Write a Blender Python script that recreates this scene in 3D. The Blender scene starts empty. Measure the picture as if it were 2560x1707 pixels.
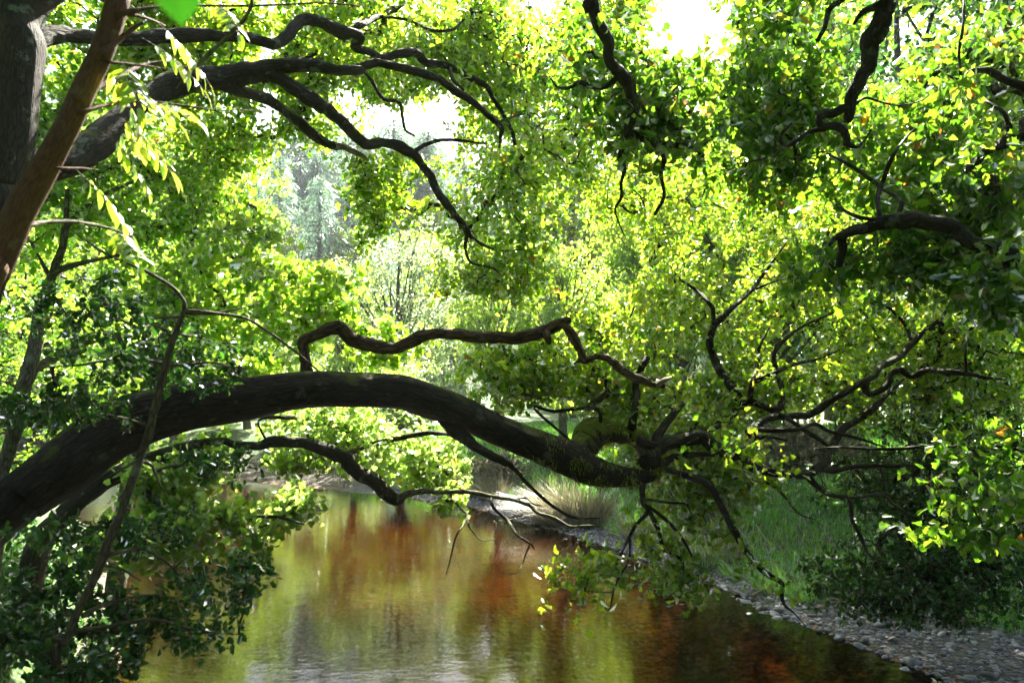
import bpy, math, random
import numpy as np

rng = np.random.default_rng(7)
random.seed(7)
SC = bpy.context.scene
COL = SC.collection
R = math.radians

# ------------------------------------------------------------------ camera
F, CX, HV = 1849.0, 1280.0, 947.0        # focal length, centre column and horizon row, in photograph pixels
EYE = 2.6
cam_d = bpy.data.cameras.new('camera')
cam = bpy.data.objects.new('camera', cam_d)
COL.objects.link(cam)
cam.location = (0, 0, EYE)
cam.rotation_euler = (R(90), 0, 0)
cam_d.lens = 26.0
cam_d.sensor_width = 36.0
cam_d.shift_y = (HV - 853.5) / 2560.0
cam_d.clip_start = 0.02
cam_d.clip_end = 3000
cam_d.dof.use_dof = True
cam_d.dof.focus_distance = 6.0
cam_d.dof.aperture_fstop = 4.5
SC.camera = cam

# ------------------------------------------------------------------ sky and sun
SUN_EL, SUN_AZ = R(45), R(12)            # azimuth: to the right of the view direction
w = bpy.data.worlds.new('World')
SC.world = w
w.use_nodes = True
wn = w.node_tree
wn.nodes.clear()
wo = wn.nodes.new('ShaderNodeOutputWorld')
bg = wn.nodes.new('ShaderNodeBackground')
sky = wn.nodes.new('ShaderNodeTexSky')
sky.sky_type = 'NISHITA'
sky.sun_disc = False
sky.sun_elevation = SUN_EL
sky.sun_rotation = SUN_AZ
sky.dust_density = 3.0
sky.air_density = 1.0
bg.inputs['Strength'].default_value = 0.05
wn.links.new(sky.outputs[0], bg.inputs[0])
wn.links.new(bg.outputs[0], wo.inputs[0])

sd = bpy.data.lights.new('sun', 'SUN')
sd.energy = 5.0
sd.angle = R(0.53)
sd.color = (1.0, 0.94, 0.82)
sun = bpy.data.objects.new('sun', sd)
COL.objects.link(sun)
sun.location = (10, 30, 40)
sun.rotation_euler = (R(90) - SUN_EL, 0, math.pi - SUN_AZ)   # shines from ahead, high, towards the camera

SC.view_settings.view_transform = 'Standard'
SC.view_settings.look = 'None'
SC.view_settings.gamma = 1.0
SC.view_settings.exposure = 3.1
SC.view_settings.use_curve_mapping = False

cy = SC.cycles
cy.use_denoising = True
cy.max_bounces = 6
cy.adaptive_threshold = 0.03
cy.diffuse_bounces = 3
cy.glossy_bounces = 2
cy.transmission_bounces = 5
cy.transparent_max_bounces = 8
cy.volume_bounces = 0
cy.sample_clamp_indirect = 10.0
cy.caustics_reflective = False
cy.caustics_refractive = False


# ================================================================== helpers
def nrm(a):
    return a / np.maximum(np.linalg.norm(a, axis=-1, keepdims=True), 1e-9)


def at(u, v, d):
    return np.array([(u - CX) / F * d, d, EYE + (HV - v) / F * d])


def px(p):
    p = np.asarray(p)
    y = np.maximum(p[..., 1], 0.05)
    return CX + p[..., 0] / y * F, HV - (p[..., 2] - EYE) / y * F


TILES = {a + b: (x, y) for a, y in (('A', 0), ('B', 550), ('C', 1107)) for b, x in (('1', 0), ('2', 830), ('3', 1660))}
ZS = 900 / 2352.0


def T(tile, pts):
    ox, oy = TILES[tile]
    return [(ox + x * ZS, oy + y * ZS, ww * ZS) for x, y, ww in pts]


def mesh_obj(name, verts, faces, mat, parent=None, smooth=True, attrs=None, origin=None):
    """faces: list of (m,k) int arrays, or one array"""
    me = bpy.data.meshes.new(name)
    if not isinstance(faces, (list, tuple)):
        faces = [faces]
    faces = [np.asarray(f, dtype=np.int32) for f in faces if len(f)]
    verts = np.asarray(verts, dtype=np.float32)
    if origin is not None:
        verts = verts - np.asarray(origin, dtype=np.float32)
    me.vertices.add(len(verts))
    me.vertices.foreach_set('co', np.ascontiguousarray(verts).ravel())
    loops = np.concatenate([f.ravel() for f in faces])
    sizes = np.concatenate([np.full(len(f), f.shape[1], dtype=np.int32) for f in faces])
    starts = np.concatenate([[0], np.cumsum(sizes)[:-1]]).astype(np.int32)
    me.loops.add(len(loops))
    me.loops.foreach_set('vertex_index', loops)
    me.polygons.add(len(sizes))
    me.polygons.foreach_set('loop_start', starts)
    me.polygons.foreach_set('loop_total', sizes)
    me.polygons.foreach_set('use_smooth', np.full(len(sizes), smooth, dtype=bool))
    me.update(calc_edges=True)
    for k, a in (attrs or {}).items():
        a = np.asarray(a, dtype=np.float32)
        if a.ndim == 1:
            at_ = me.attributes.new(k, 'FLOAT', 'POINT')
            at_.data.foreach_set('value', a)
        else:
            at_ = me.attributes.new(k, 'FLOAT_VECTOR', 'POINT')
            at_.data.foreach_set('vector', np.ascontiguousarray(a).ravel())
    me.materials.append(mat)
    o = bpy.data.objects.new(name, me)
    COL.objects.link(o)
    if parent is not None:
        o.parent = parent
    return o


def thing(name, label, cat, loc, group=None):
    o = bpy.data.objects.new(name, None)
    COL.objects.link(o)
    o.location = loc
    o.empty_display_size = 0.2
    o['label'] = label
    o['category'] = cat
    if group:
        o['group'] = group
    return o


def catmull(P, n_per):
    P = np.asarray(P, float)
    if len(P) == 2:
        t = np.linspace(0, 1, n_per + 1)[:, None]
        return P[0] * (1 - t) + P[1] * t
    Q = np.vstack([2 * P[0] - P[1], P, 2 * P[-1] - P[-2]])
    out = []
    t = np.linspace(0, 1, n_per, endpoint=False)[:, None]
    for i in range(1, len(Q) - 2):
        p0, p1, p2, p3 = Q[i - 1], Q[i], Q[i + 1], Q[i + 2]
        out.append(0.5 * ((2 * p1) + (-p0 + p2) * t + (2 * p0 - 5 * p1 + 4 * p2 - p3) * t ** 2 + (-p0 + 3 * p1 - 3 * p2 + p3) * t ** 3))
    out.append(P[-1:])
    return np.vstack(out)


def tube(P, rad, sides=10, rough=0.06, cap=True, seed=0):
    """gnarled tube along P; returns verts, quads, tris, bark coordinates"""
    g = np.random.default_rng(seed + 11)
    n = len(P)
    tan = nrm(np.gradient(P, axis=0))
    ref = np.array([0.31, 0.2, 0.93])
    if abs(tan[0] @ ref) > 0.9:
        ref = np.array([1.0, 0, 0])
    a = nrm(np.cross(tan[0], ref))
    A = [a]
    for i in range(1, n):
        a = A[-1] - tan[i] * (A[-1] @ tan[i])
        A.append(a / max(np.linalg.norm(a), 1e-9))
    A = np.array(A)
    B = np.cross(tan, A)
    s = np.concatenate([[0], np.cumsum(np.linalg.norm(np.diff(P, axis=0), axis=1))])
    th = np.linspace(0, 2 * np.pi, sides, endpoint=False)
    TH, S = np.meshgrid(th, s)
    rr = rad[:, None]
    sc = 1.0 / np.maximum(rr, 0.01)
    sn = np.cumsum(np.concatenate([[0], np.diff(s)]) / np.maximum(rad, 0.008))[:, None]
    k = np.zeros_like(TH)
    for m, amp in ((1, .9), (2, 1.), (3, .8), (5, .6), (7, .5), (9, .45)):
        if m * 2 <= sides:
            f = g.uniform(.25, .7)
            k += amp * np.sin(m * TH + g.uniform(0, 6.28) + 1.3 * np.sin(f * sn * .5 + g.uniform(0, 6))) * np.cos(f * sn + g.uniform(0, 6.28))
    k += 1.2 * np.sin(.55 * sn + g.uniform(0, 6)) * np.sin(.21 * sn + g.uniform(0, 6))
    rad2 = rr * (1 + rough * k)
    V = P[:, None, :] + rad2[..., None] * (np.cos(TH)[..., None] * A[:, None, :] + np.sin(TH)[..., None] * B[:, None, :])
    V = V.reshape(-1, 3)
    bc = np.stack([np.cos(TH) * rr, np.sin(TH) * rr, S + seed * 3.7], -1).reshape(-1, 3)
    i = np.arange(n - 1)[:, None] * sides
    j = np.arange(sides)[None, :]
    j2 = (j + 1) % sides
    q = np.stack([i + j, i + j2, i + sides + j2, i + sides + j], -1).reshape(-1, 4)
    tr = np.zeros((0, 3), int)
    if cap:
        e = len(V)
        tip = P[-1] + tan[-1] * rad[-1] * .5
        V = np.vstack([V, tip[None], P[:1]])
        bc = np.vstack([bc, [[0, 0, s[-1]]], [[0, 0, 0]]])
        jj = np.arange(sides)
        t1 = np.stack([(n - 1) * sides + jj, (n - 1) * sides + (jj + 1) % sides, np.full(sides, e)], -1)
        t2 = np.stack([(jj + 1) % sides, jj, np.full(sides, e + 1)], -1)
        tr = np.vstack([t1, t2])
    return V, q, tr, bc


def thin_tubes(P, rad, sides=4):
    """P (E,k,3), rad (E,k): many plain tubes at once"""
    E, k, _ = P.shape
    tan = nrm(np.gradient(P, axis=1))
    ref = np.where(np.abs(tan[:, :1, 2:3]) > .9, np.array([1., 0, 0]), np.array([0, 0, 1.]))
    A = nrm(np.cross(tan, np.broadcast_to(ref, tan.shape)))
    B = np.cross(tan, A)
    th = np.linspace(0, 2 * np.pi, sides, endpoint=False)
    V = P[:, :, None, :] + rad[:, :, None, None] * (np.cos(th)[None, None, :, None] * A[:, :, None, :] + np.sin(th)[None, None, :, None] * B[:, :, None, :])
    V = V.reshape(-1, 3)
    e = np.arange(E)[:, None, None] * (k * sides)
    i = np.arange(k - 1)[None, :, None] * sides
    j = np.arange(sides)[None, None, :]
    j2 = (j + 1) % sides
    q = np.stack([e + i + j, e + i + j2, e + i + sides + j2, e + i + sides + j], -1).reshape(-1, 4)
    return V, q


# ================================================================== materials
def new_mat(name):
    m = bpy.data.materials.new(name)
    m.use_nodes = True
    nt = m.node_tree
    nt.nodes.clear()
    out = nt.nodes.new('ShaderNodeOutputMaterial')
    return m, nt, out


def node(nt, typ, **kw):
    n = nt.nodes.new(typ)
    for k, v in kw.items():
        if k in n.inputs:
            n.inputs[k].default_value = v
        else:
            setattr(n, k, v)
    return n


def ramp(nt, fac, stops, interp='LINEAR'):
    r = nt.nodes.new('ShaderNodeValToRGB')
    r.color_ramp.interpolation = interp
    el = r.color_ramp.elements
    while len(el) < len(stops):
        el.new(0.5)
    for e, (p, c) in zip(el, stops):
        e.position = p
        e.color = (*c, 1) if len(c) == 3 else c
    nt.links.new(fac, r.inputs[0])
    return r.outputs[0]


def leaf_mat(name, refl, trans, odd=None, gloss=0.35, rough=0.4, tfac=0.68):
    """refl / trans: lists of ramp stops over the per-leaf tone"""
    m, nt, out = new_mat(name)
    L = nt.links
    a = node(nt, 'ShaderNodeAttribute', attribute_name='tone')
    tc = node(nt, 'ShaderNodeNewGeometry')
    nz = node(nt, 'ShaderNodeTexNoise', Scale=30.0, Detail=2.0)
    L.new(tc.outputs['Position'], nz.inputs['Vector'])
    add = node(nt, 'ShaderNodeMath', operation='MULTIPLY_ADD')
    L.new(nz.outputs[0], add.inputs[0])
    add.inputs[1].default_value = 0.16
    L.new(a.outputs['Fac'], add.inputs[2])
    cr = ramp(nt, add.outputs[0], refl)
    ct = ramp(nt, add.outputs[0], trans)
    d = node(nt, 'ShaderNodeBsdfDiffuse')
    t = node(nt, 'ShaderNodeBsdfTranslucent')
    g = node(nt, 'ShaderNodeBsdfGlossy', Roughness=rough)
    L.new(cr, d.inputs[0])
    L.new(ct, t.inputs[0])
    mx = node(nt, 'ShaderNodeMixShader', Fac=tfac)
    L.new(d.outputs[0], mx.inputs[1])
    L.new(t.outputs[0], mx.inputs[2])
    fr = node(nt, 'ShaderNodeFresnel', IOR=1.45)
    fm = node(nt, 'ShaderNodeMath', operation='MULTIPLY')
    L.new(fr.outputs[0], fm.inputs[0])
    fm.inputs[1].default_value = gloss * 2
    mg = node(nt, 'ShaderNodeMixShader')
    L.new(fm.outputs[0], mg.inputs[0])
    L.new(mx.outputs[0], mg.inputs[1])
    L.new(g.outputs[0], mg.inputs[2])
    L.new(mg.outputs[0], out.inputs[0])
    return m


BR = (0.30, 0.10, 0.02)
M = {}
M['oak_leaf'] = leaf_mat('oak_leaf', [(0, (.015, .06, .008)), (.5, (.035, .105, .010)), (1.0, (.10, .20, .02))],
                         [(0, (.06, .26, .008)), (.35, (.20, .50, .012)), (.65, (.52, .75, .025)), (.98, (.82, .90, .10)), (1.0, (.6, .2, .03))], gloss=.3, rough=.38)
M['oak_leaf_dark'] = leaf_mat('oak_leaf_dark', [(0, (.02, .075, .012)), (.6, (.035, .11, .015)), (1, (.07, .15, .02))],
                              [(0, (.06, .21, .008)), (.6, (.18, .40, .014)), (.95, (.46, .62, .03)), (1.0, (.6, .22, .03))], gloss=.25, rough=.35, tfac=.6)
M['maple_leaf'] = leaf_mat('maple_leaf', [(0, (.06, .14, .02)), (.7, (.10, .20, .025)), (1, (.2, .2, .04))],
                           [(0, (.30, .60, .06)), (.7, (.56, .80, .14)), (.95, (.7, .84, .2)), (1, (.8, .6, .1))], gloss=.35, rough=.35)
M['hazel_leaf'] = leaf_mat('hazel_leaf', [(0, (.03, .10, .012)), (.6, (.05, .14, .015)), (1, (.10, .2, .03))],
                           [(0, (.10, .38, .012)), (.5, (.32, .66, .02)), (1, (.68, .86, .08))], gloss=.4, rough=.3)
M['holly_leaf'] = leaf_mat('holly_leaf', [(0, (.010, .045, .012)), (.6, (.018, .075, .016)), (1, (.045, .12, .025))],
                           [(0, (.03, .14, .01)), (.6, (.07, .24, .015)), (1, (.18, .36, .03))], gloss=.3, rough=.25, tfac=.4)
M['shade_leaf'] = leaf_mat('shade_leaf', [(0, (.015, .07, .008)), (1, (.03, .10, .01))], [(0, (.02, .12, .005)), (1, (.03, .15, .008))], gloss=.1, tfac=.35)
M['rowan_leaf'] = leaf_mat('rowan_leaf', [(0, (.05, .14, .015)), (1, (.10, .2, .02))],
                           [(0, (.30, .55, .02)), (.7, (.46, .68, .03)), (1, (.6, .6, .05))], gloss=.3)
M['alder_leaf'] = leaf_mat('alder_leaf', [(0, (.012, .05, .014)), (.7, (.02, .075, .018)), (1, (.05, .12, .02))],
                           [(0, (.03, .14, .015)), (.7, (.06, .2, .02)), (1, (.14, .28, .03))], gloss=.22, rough=.3, tfac=.45)
M['far_leaf'] = leaf_mat('far_leaf', [(0, (.07, .16, .04)), (.6, (.11, .22, .05)), (1, (.18, .27, .07))],
                         [(0, (.26, .50, .035)), (.6, (.44, .66, .05)), (1, (.62, .74, .09))], gloss=.35, rough=.4)
M['willow_leaf'] = leaf_mat('willow_leaf', [(0, (.10, .18, .07)), (.6, (.16, .25, .10)), (1, (.25, .31, .15))],
                            [(0, (.36, .54, .17)), (.6, (.5, .66, .27)), (1, (.62, .72, .36))], gloss=.5, rough=.4)
M['needle'] = leaf_mat('needle', [(0, (.025, .075, .045)), (.6, (.04, .10, .055)), (1, (.07, .14, .07))],
                       [(0, (.14, .32, .18)), (.6, (.22, .42, .24)), (1, (.32, .5, .28))], gloss=.35, rough=.5, tfac=.5)
M['gorse'] = leaf_mat('gorse', [(0, (.14, .10, .06)), (.5, (.24, .19, .11)), (1, (.20, .24, .12))],
                      [(0, (.2, .14, .08)), (.5, (.34, .28, .16)), (1, (.3, .34, .16))], gloss=.2, rough=.5, tfac=.4)
M['grass'] = leaf_mat('grass', [(0, (.05, .16, .015)), (.7, (.09, .26, .025)), (.95, (.2, .26, .06)), (1, (.3, .26, .12))],
                      [(0, (.12, .44, .02)), (.7, (.24, .62, .03)), (.95, (.42, .55, .1)), (1, (.5, .45, .22))], gloss=.3, rough=.4)
M['dry_grass'] = leaf_mat('dry_grass', [(0, (.15, .12, .06)), (.6, (.26, .22, .12)), (1, (.11, .15, .04))],
                          [(0, (.22, .18, .09)), (.6, (.36, .31, .18)), (1, (.17, .24, .06))], gloss=.3, rough=.4, tfac=.4)
M['moss_strand'] = leaf_mat('moss_strand', [(0, (.10, .13, .014)), (1, (.26, .30, .03))], [(0, (.24, .30, .02)), (1, (.5, .55, .05))], gloss=.05, rough=.6, tfac=.45)


def bark_mat(name, dark, light, moss=0.5, moss_col=(.10, .13, .018), lichen=0.25, lichen_col=(.22, .26, .20), scale=1.0, bump=0.9, crackf=.7):
    m, nt, out = new_mat(name)
    L = nt.links
    a = node(nt, 'ShaderNodeAttribute', attribute_name='bark')
    mp = node(nt, 'ShaderNodeMapping')
    mp.inputs['Scale'].default_value = (90 * scale, 90 * scale, 12 * scale)
    L.new(a.outputs['Vector'], mp.inputs[0])
    n1 = node(nt, 'ShaderNodeTexNoise', Scale=1.0, Detail=6.0, Roughness=.65, Distortion=.6)
    L.new(mp.outputs[0], n1.inputs['Vector'])
    mp2 = node(nt, 'ShaderNodeMapping')
    mp2.inputs['Scale'].default_value = (40 * scale, 40 * scale, 9 * scale)
    L.new(a.outputs['Vector'], mp2.inputs[0])
    vo = node(nt, 'ShaderNodeTexVoronoi', feature='DISTANCE_TO_EDGE', Scale=1.0)
    nd = node(nt, 'ShaderNodeMixRGB', blend_type='ADD', Fac=.6)
    L.new(mp2.outputs[0], nd.inputs[1])
    L.new(n1.outputs['Color'], nd.inputs[2])
    L.new(nd.outputs[0], vo.inputs['Vector'])
    crack = ramp(nt, vo.outputs['Distance'], [(0, (0, 0, 0)), (.22, (1, 1, 1))])
    hgt = node(nt, 'ShaderNodeMixRGB', blend_type='MULTIPLY', Fac=crackf)
    L.new(n1.outputs[0], hgt.inputs[1])
    L.new(crack, hgt.inputs[2])
    col = ramp(nt, hgt.outputs[0], [(.12, dark), (.5, light)])
    # pale lichen spots
    n2 = node(nt, 'ShaderNodeTexNoise', Scale=9.0, Detail=5.0, Roughness=.7)
    L.new(a.outputs['Vector'], n2.inputs['Vector'])
    lf = ramp(nt, n2.outputs[0], [(.58, (0, 0, 0)), (.66, (lichen * 2.5,) * 3)])
    mixl = node(nt, 'ShaderNodeMixRGB')
    L.new(lf, mixl.inputs[0])
    L.new(col, mixl.inputs[1])
    mixl.inputs[2].default_value = (*lichen_col, 1)
    # moss on the upper side
    geo = node(nt, 'ShaderNodeNewGeometry')
    sep = node(nt, 'ShaderNodeSeparateXYZ')
    L.new(geo.outputs['Normal'], sep.inputs[0])
    n3 = node(nt, 'ShaderNodeTexNoise', Scale=5.0, Detail=4.0, Roughness=.6)
    L.new(a.outputs['Vector'], n3.inputs['Vector'])
    mm = node(nt, 'ShaderNodeMath', operation='MULTIPLY_ADD')
    L.new(n3.outputs[0], mm.inputs[0])
    mm.inputs[1].default_value = 1.1
    zh = node(nt, 'ShaderNodeMath', operation='MULTIPLY')
    zh.inputs[1].default_value = .4
    L.new(sep.outputs['Z'], zh.inputs[0])
    L.new(zh.outputs[0], mm.inputs[2])
    mf = ramp(nt, mm.outputs[0], [(.0, (0, 0, 0)), (1.0, (0, 0, 0))])
    rn = mf.node.color_ramp.elements
    rn[0].position = 1.0 - moss * .4
    rn[1].position = min(1.0, 1.12 - moss * .4)
    rn[1].color = (1, 1, 1, 1) if moss > 0 else (0, 0, 0, 1)
    mixm = node(nt, 'ShaderNodeMixRGB')
    L.new(mf, mixm.inputs[0])
    L.new(mixl.outputs[0], mixm.inputs[1])
    mixm.inputs[2].default_value = (*moss_col, 1)
    b = node(nt, 'ShaderNodeBump', Strength=bump, Distance=.02)
    L.new(hgt.outputs[0], b.inputs['Height'])
    p = node(nt, 'ShaderNodeBsdfPrincipled', Roughness=.82)
    p.inputs['Specular IOR Level'].default_value = .25
    L.new(mixm.outputs[0], p.inputs['Base Color'])
    L.new(b.outputs[0], p.inputs['Normal'])
    L.new(p.outputs[0], out.inputs[0])
    return m


M['oak_bark'] = bark_mat('oak_bark', (.004, .003, .002), (.030, .021, .014), moss=.25, moss_col=(.06, .07, .012), lichen=.10)
M['mossy_bark'] = bark_mat('mossy_bark', (.014, .011, .006), (.075, .06, .035), moss=.95, moss_col=(.13, .15, .018))
M['oak_bark_lichen'] = bark_mat('oak_bark_lichen', (.006, .005, .004), (.048, .039, .029), moss=.3, lichen=.26, scale=1.5, crackf=.5)
M['dead_bark'] = bark_mat('dead_bark', (.014, .008, .005), (.13, .075, .042), moss=0, lichen=.06, bump=1.0)
M['dead_wood'] = bark_mat('dead_wood', (.12, .08, .05), (.40, .30, .20), moss=0, lichen=.05)
M['rowan_bark'] = bark_mat('rowan_bark', (.010, .005, .0035), (.12, .05, .03), moss=0, lichen=.10, lichen_col=(.3, .24, .17), scale=3.2, bump=.6, crackf=.35)
M['grey_bark'] = bark_mat('grey_bark', (.04, .034, .026), (.20, .17, .13), moss=.4, lichen=.25, scale=1.5)
M['twig_bark'] = bark_mat('twig_bark', (.015, .011, .008), (.075, .055, .038), moss=.1, lichen=.15, scale=2.0, bump=.4)

# ================================================================== ground
RIGHT_SHORE = [(9.5, -12), (6.6, -3), (5.2, 1.5), (4.5, 4.2), (3.95, 5.5), (3.7, 6.4), (3.1, 7.7), (2.73, 8.85), (2.0, 10.4), (1.1, 12.1),
               (-.9, 15.0), (-4, 17.2), (-9, 19.8), (-18, 23.5), (-40, 31)]
LEFT_SHORE = [(-40, 27), (-18, 19.5), (-10, 15.8), (-6.2, 11.5), (-4.3, 8.3), (-3.3, 6.2), (-2.6, 4.6), (-1.9, 3.2), (-.6, 2.0), (1.4, .8), (3.2, -3), (4.6, -12)]
POLY = np.array(RIGHT_SHORE + LEFT_SHORE, float)


def seg_dist(X, Y, line):
    line = np.asarray(line, float)
    best = np.full(X.shape, 1e9)
    for (ax, ay), (bx, by) in zip(line[:-1], line[1:]):
        dx, dy = bx - ax, by - ay
        t = np.clip(((X - ax) * dx + (Y - ay) * dy) / (dx * dx + dy * dy), 0, 1)
        best = np.minimum(best, np.hypot(X - ax - t * dx, Y - ay - t * dy))
    return best


def in_river(X, Y):
    ins = np.zeros(X.shape, bool)
    n = len(POLY)
    for i in range(n):
        x1, y1 = POLY[i]
        x2, y2 = POLY[(i + 1) % n]
        c = ((y1 > Y) != (y2 > Y)) & (X < (x2 - x1) * (Y - y1) / (y2 - y1 + 1e-12) + x1)
        ins ^= c
    return ins


def sm(a, b, x):
    t = np.clip((x - a) / (b - a), 0, 1)
    return t * t * (3 - 2 * t)


def lump(X, Y):
    return (np.sin(X * 1.3 + .6 * np.sin(Y * .9)) * np.cos(Y * 1.1 + .5 * np.sin(X * .7)) * .5
            + .3 * np.sin(X * 3.1 + Y * 2.3) * np.sin(Y * 2.7 - X * 1.4) + .12 * np.sin(X * 7.3 + 1) * np.sin(Y * 6.1 + X))


def height(X, Y):
    X = np.asarray(X, float)
    Y = np.asarray(Y, float)
    wob = .12 * lump(X * 1.7, Y * 1.7)
    dr = seg_dist(X, Y, RIGHT_SHORE)
    dl = seg_dist(X, Y, LEFT_SHORE)
    ins = in_river(X, Y)
    bed = -((.20 * sm(0, 2.5, dr) + .5 * sm(3.2, 6.5, dr) + .45 * sm(9.6, 7.4, Y) * sm(0, 1.6, dr)) * (.35 + .65 * sm(0, .6, dl))) - .03 + .04 * lump(X * 2, Y * 2)  # near end deepened so the painted bed shade falls there
    far = np.maximum(dr + wob, 0)
    right = .07 * np.minimum(far, 2.2) + .75 * sm(1.5, 4.2, far) + .10 * sm(3, 8, far) * lump(X * .6, Y * .6)
    lf = np.maximum(dl + wob, 0)
    left = .9 * sm(-.1, 1.0, lf) + .75 * sm(.6, 2.6, lf) + .10 * lump(X, Y) * sm(0, 1, lf)
    out = np.where(dr < dl, right, left)
    h = np.where(ins, bed, out)
    rise = np.maximum(Y - 40 + .10 * np.abs(X), 0)
    side = np.maximum(np.abs(X) - 26, 0)
    h = h + 40 * (1 - np.exp(-rise * .36 / 40 * 1.1)) * sm(0, 18, rise) + 14 * (1 - np.exp(-side * .3 / 14)) * sm(0, 10, side)
    return h


def axis(lo, hi, step, far_lo, far_hi, gr=1.10):
    mid = list(np.arange(lo, hi + 1e-6, step))
    s, x, up = step, hi, []
    while x < far_hi:
        s *= gr
        x += s
        up.append(x)
    s, x, dn = step, lo, []
    while x > far_lo:
        s *= gr
        x -= s
        dn.append(x)
    return np.array(dn[::-1] + mid + up)


gx = axis(-12, 9, .14, -700, 700)
gy = axis(-2, 22, .14, -60, 900)
GX, GY = np.meshgrid(gx, gy)
GZ = height(GX, GY)
ny, nx = GX.shape
ii = (np.arange(ny - 1)[:, None] * nx + np.arange(nx - 1)[None, :]).ravel()
gq = np.stack([ii, ii + 1, ii + nx + 1, ii + nx], -1)


def ground_mat():
    m, nt, out = new_mat('ground')
    L = nt.links
    geo = node(nt, 'ShaderNodeNewGeometry')
    sep = node(nt, 'ShaderNodeSeparateXYZ')
    L.new(geo.outputs['Position'], sep.inputs[0])
    n = node(nt, 'ShaderNodeTexNoise', Scale=2.2, Detail=6.0, Roughness=.65)
    L.new(geo.outputs['Position'], n.inputs['Vector'])
    n2 = node(nt, 'ShaderNodeTexVoronoi', Scale=16.0)
    L.new(geo.outputs['Position'], n2.inputs['Vector'])
    n3 = node(nt, 'ShaderNodeTexNoise', Scale=16.0, Detail=5.0, Roughness=.7)
    L.new(geo.outputs['Position'], n3.inputs['Vector'])
    # river bed: rust brown cobbles and silt
    stone = ramp(nt, n2.outputs['Color'], [(0, (.03, .014, .003)), (.45, (.22, .10, .014)), (.8, (.42, .20, .03)), (1, (.04, .02, .006))])
    silt = ramp(nt, n.outputs[0], [(.38, (.04, .02, .005)), (.62, (.24, .112, .016))])
    bed = node(nt, 'ShaderNodeMixRGB', Fac=.5)
    L.new(stone, bed.inputs[1])
    L.new(silt, bed.inputs[2])
    zb = node(nt, 'ShaderNodeMath', operation='MULTIPLY_ADD')
    L.new(n.outputs[0], zb.inputs[0])
    zb.inputs[1].default_value = .35
    L.new(sep.outputs['Z'], zb.inputs[2])
    z0 = node(nt, 'ShaderNodeMapRange')
    z0.inputs['From Min'].default_value = -.26
    z0.inputs['From Max'].default_value = -.02
    L.new(zb.outputs[0], z0.inputs[0])
    bed0 = bed
    bed = node(nt, 'ShaderNodeMixRGB')          # deep bed darkened, standing in for canopy shade and light lost underwater
    L.new(z0.outputs[0], bed.inputs[0])
    bed.inputs[1].default_value = (.016, .010, .005, 1)
    L.new(bed0.outputs[0], bed.inputs[2])
    soil = ramp(nt, n3.outputs[0], [(.3, (.03, .024, .015)), (.7, (.10, .08, .05))])
    green = ramp(nt, n3.outputs[0], [(.3, (.022, .05, .010)), (.6, (.05, .11, .018)), (.75, (.10, .10, .035))])
    z1 = node(nt, 'ShaderNodeMapRange')
    z1.inputs['From Min'].default_value = -.03
    z1.inputs['From Max'].default_value = .03
    L.new(sep.outputs['Z'], z1.inputs[0])
    zz = node(nt, 'ShaderNodeMath', operation='MULTIPLY_ADD')
    L.new(n.outputs[0], zz.inputs[0])
    zz.inputs[1].default_value = .4
    L.new(sep.outputs['Z'], zz.inputs[2])
    z2 = node(nt, 'ShaderNodeMapRange')
    z2.inputs['From Min'].default_value = .42
    z2.inputs['From Max'].default_value = .62
    L.new(zz.outputs[0], z2.inputs[0])
    m1 = node(nt, 'ShaderNodeMixRGB')
    L.new(z1.outputs[0], m1.inputs[0])
    L.new(bed.outputs[0], m1.inputs[1])
    L.new(soil, m1.inputs[2])
    m2 = node(nt, 'ShaderNodeMixRGB')
    L.new(z2.outputs[0], m2.inputs[0])
    L.new(m1.outputs[0], m2.inputs[1])
    L.new(green, m2.inputs[2])
    b = node(nt, 'ShaderNodeBump', Strength=.8, Distance=.04)
    L.new(n2.outputs['Distance'], b.inputs['Height'])
    p = node(nt, 'ShaderNodeBsdfPrincipled', Roughness=.85)
    L.new(m2.outputs[0], p.inputs['Base Color'])
    L.new(b.outputs[0], p.inputs['Normal'])
    L.new(p.outputs[0], out.inputs[0])
    return m


M['ground'] = ground_mat()
terrain = mesh_obj('terrain', np.stack([GX, GY, GZ], -1).reshape(-1, 3), gq, M['ground'])
terrain['kind'] = 'structure'


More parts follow.
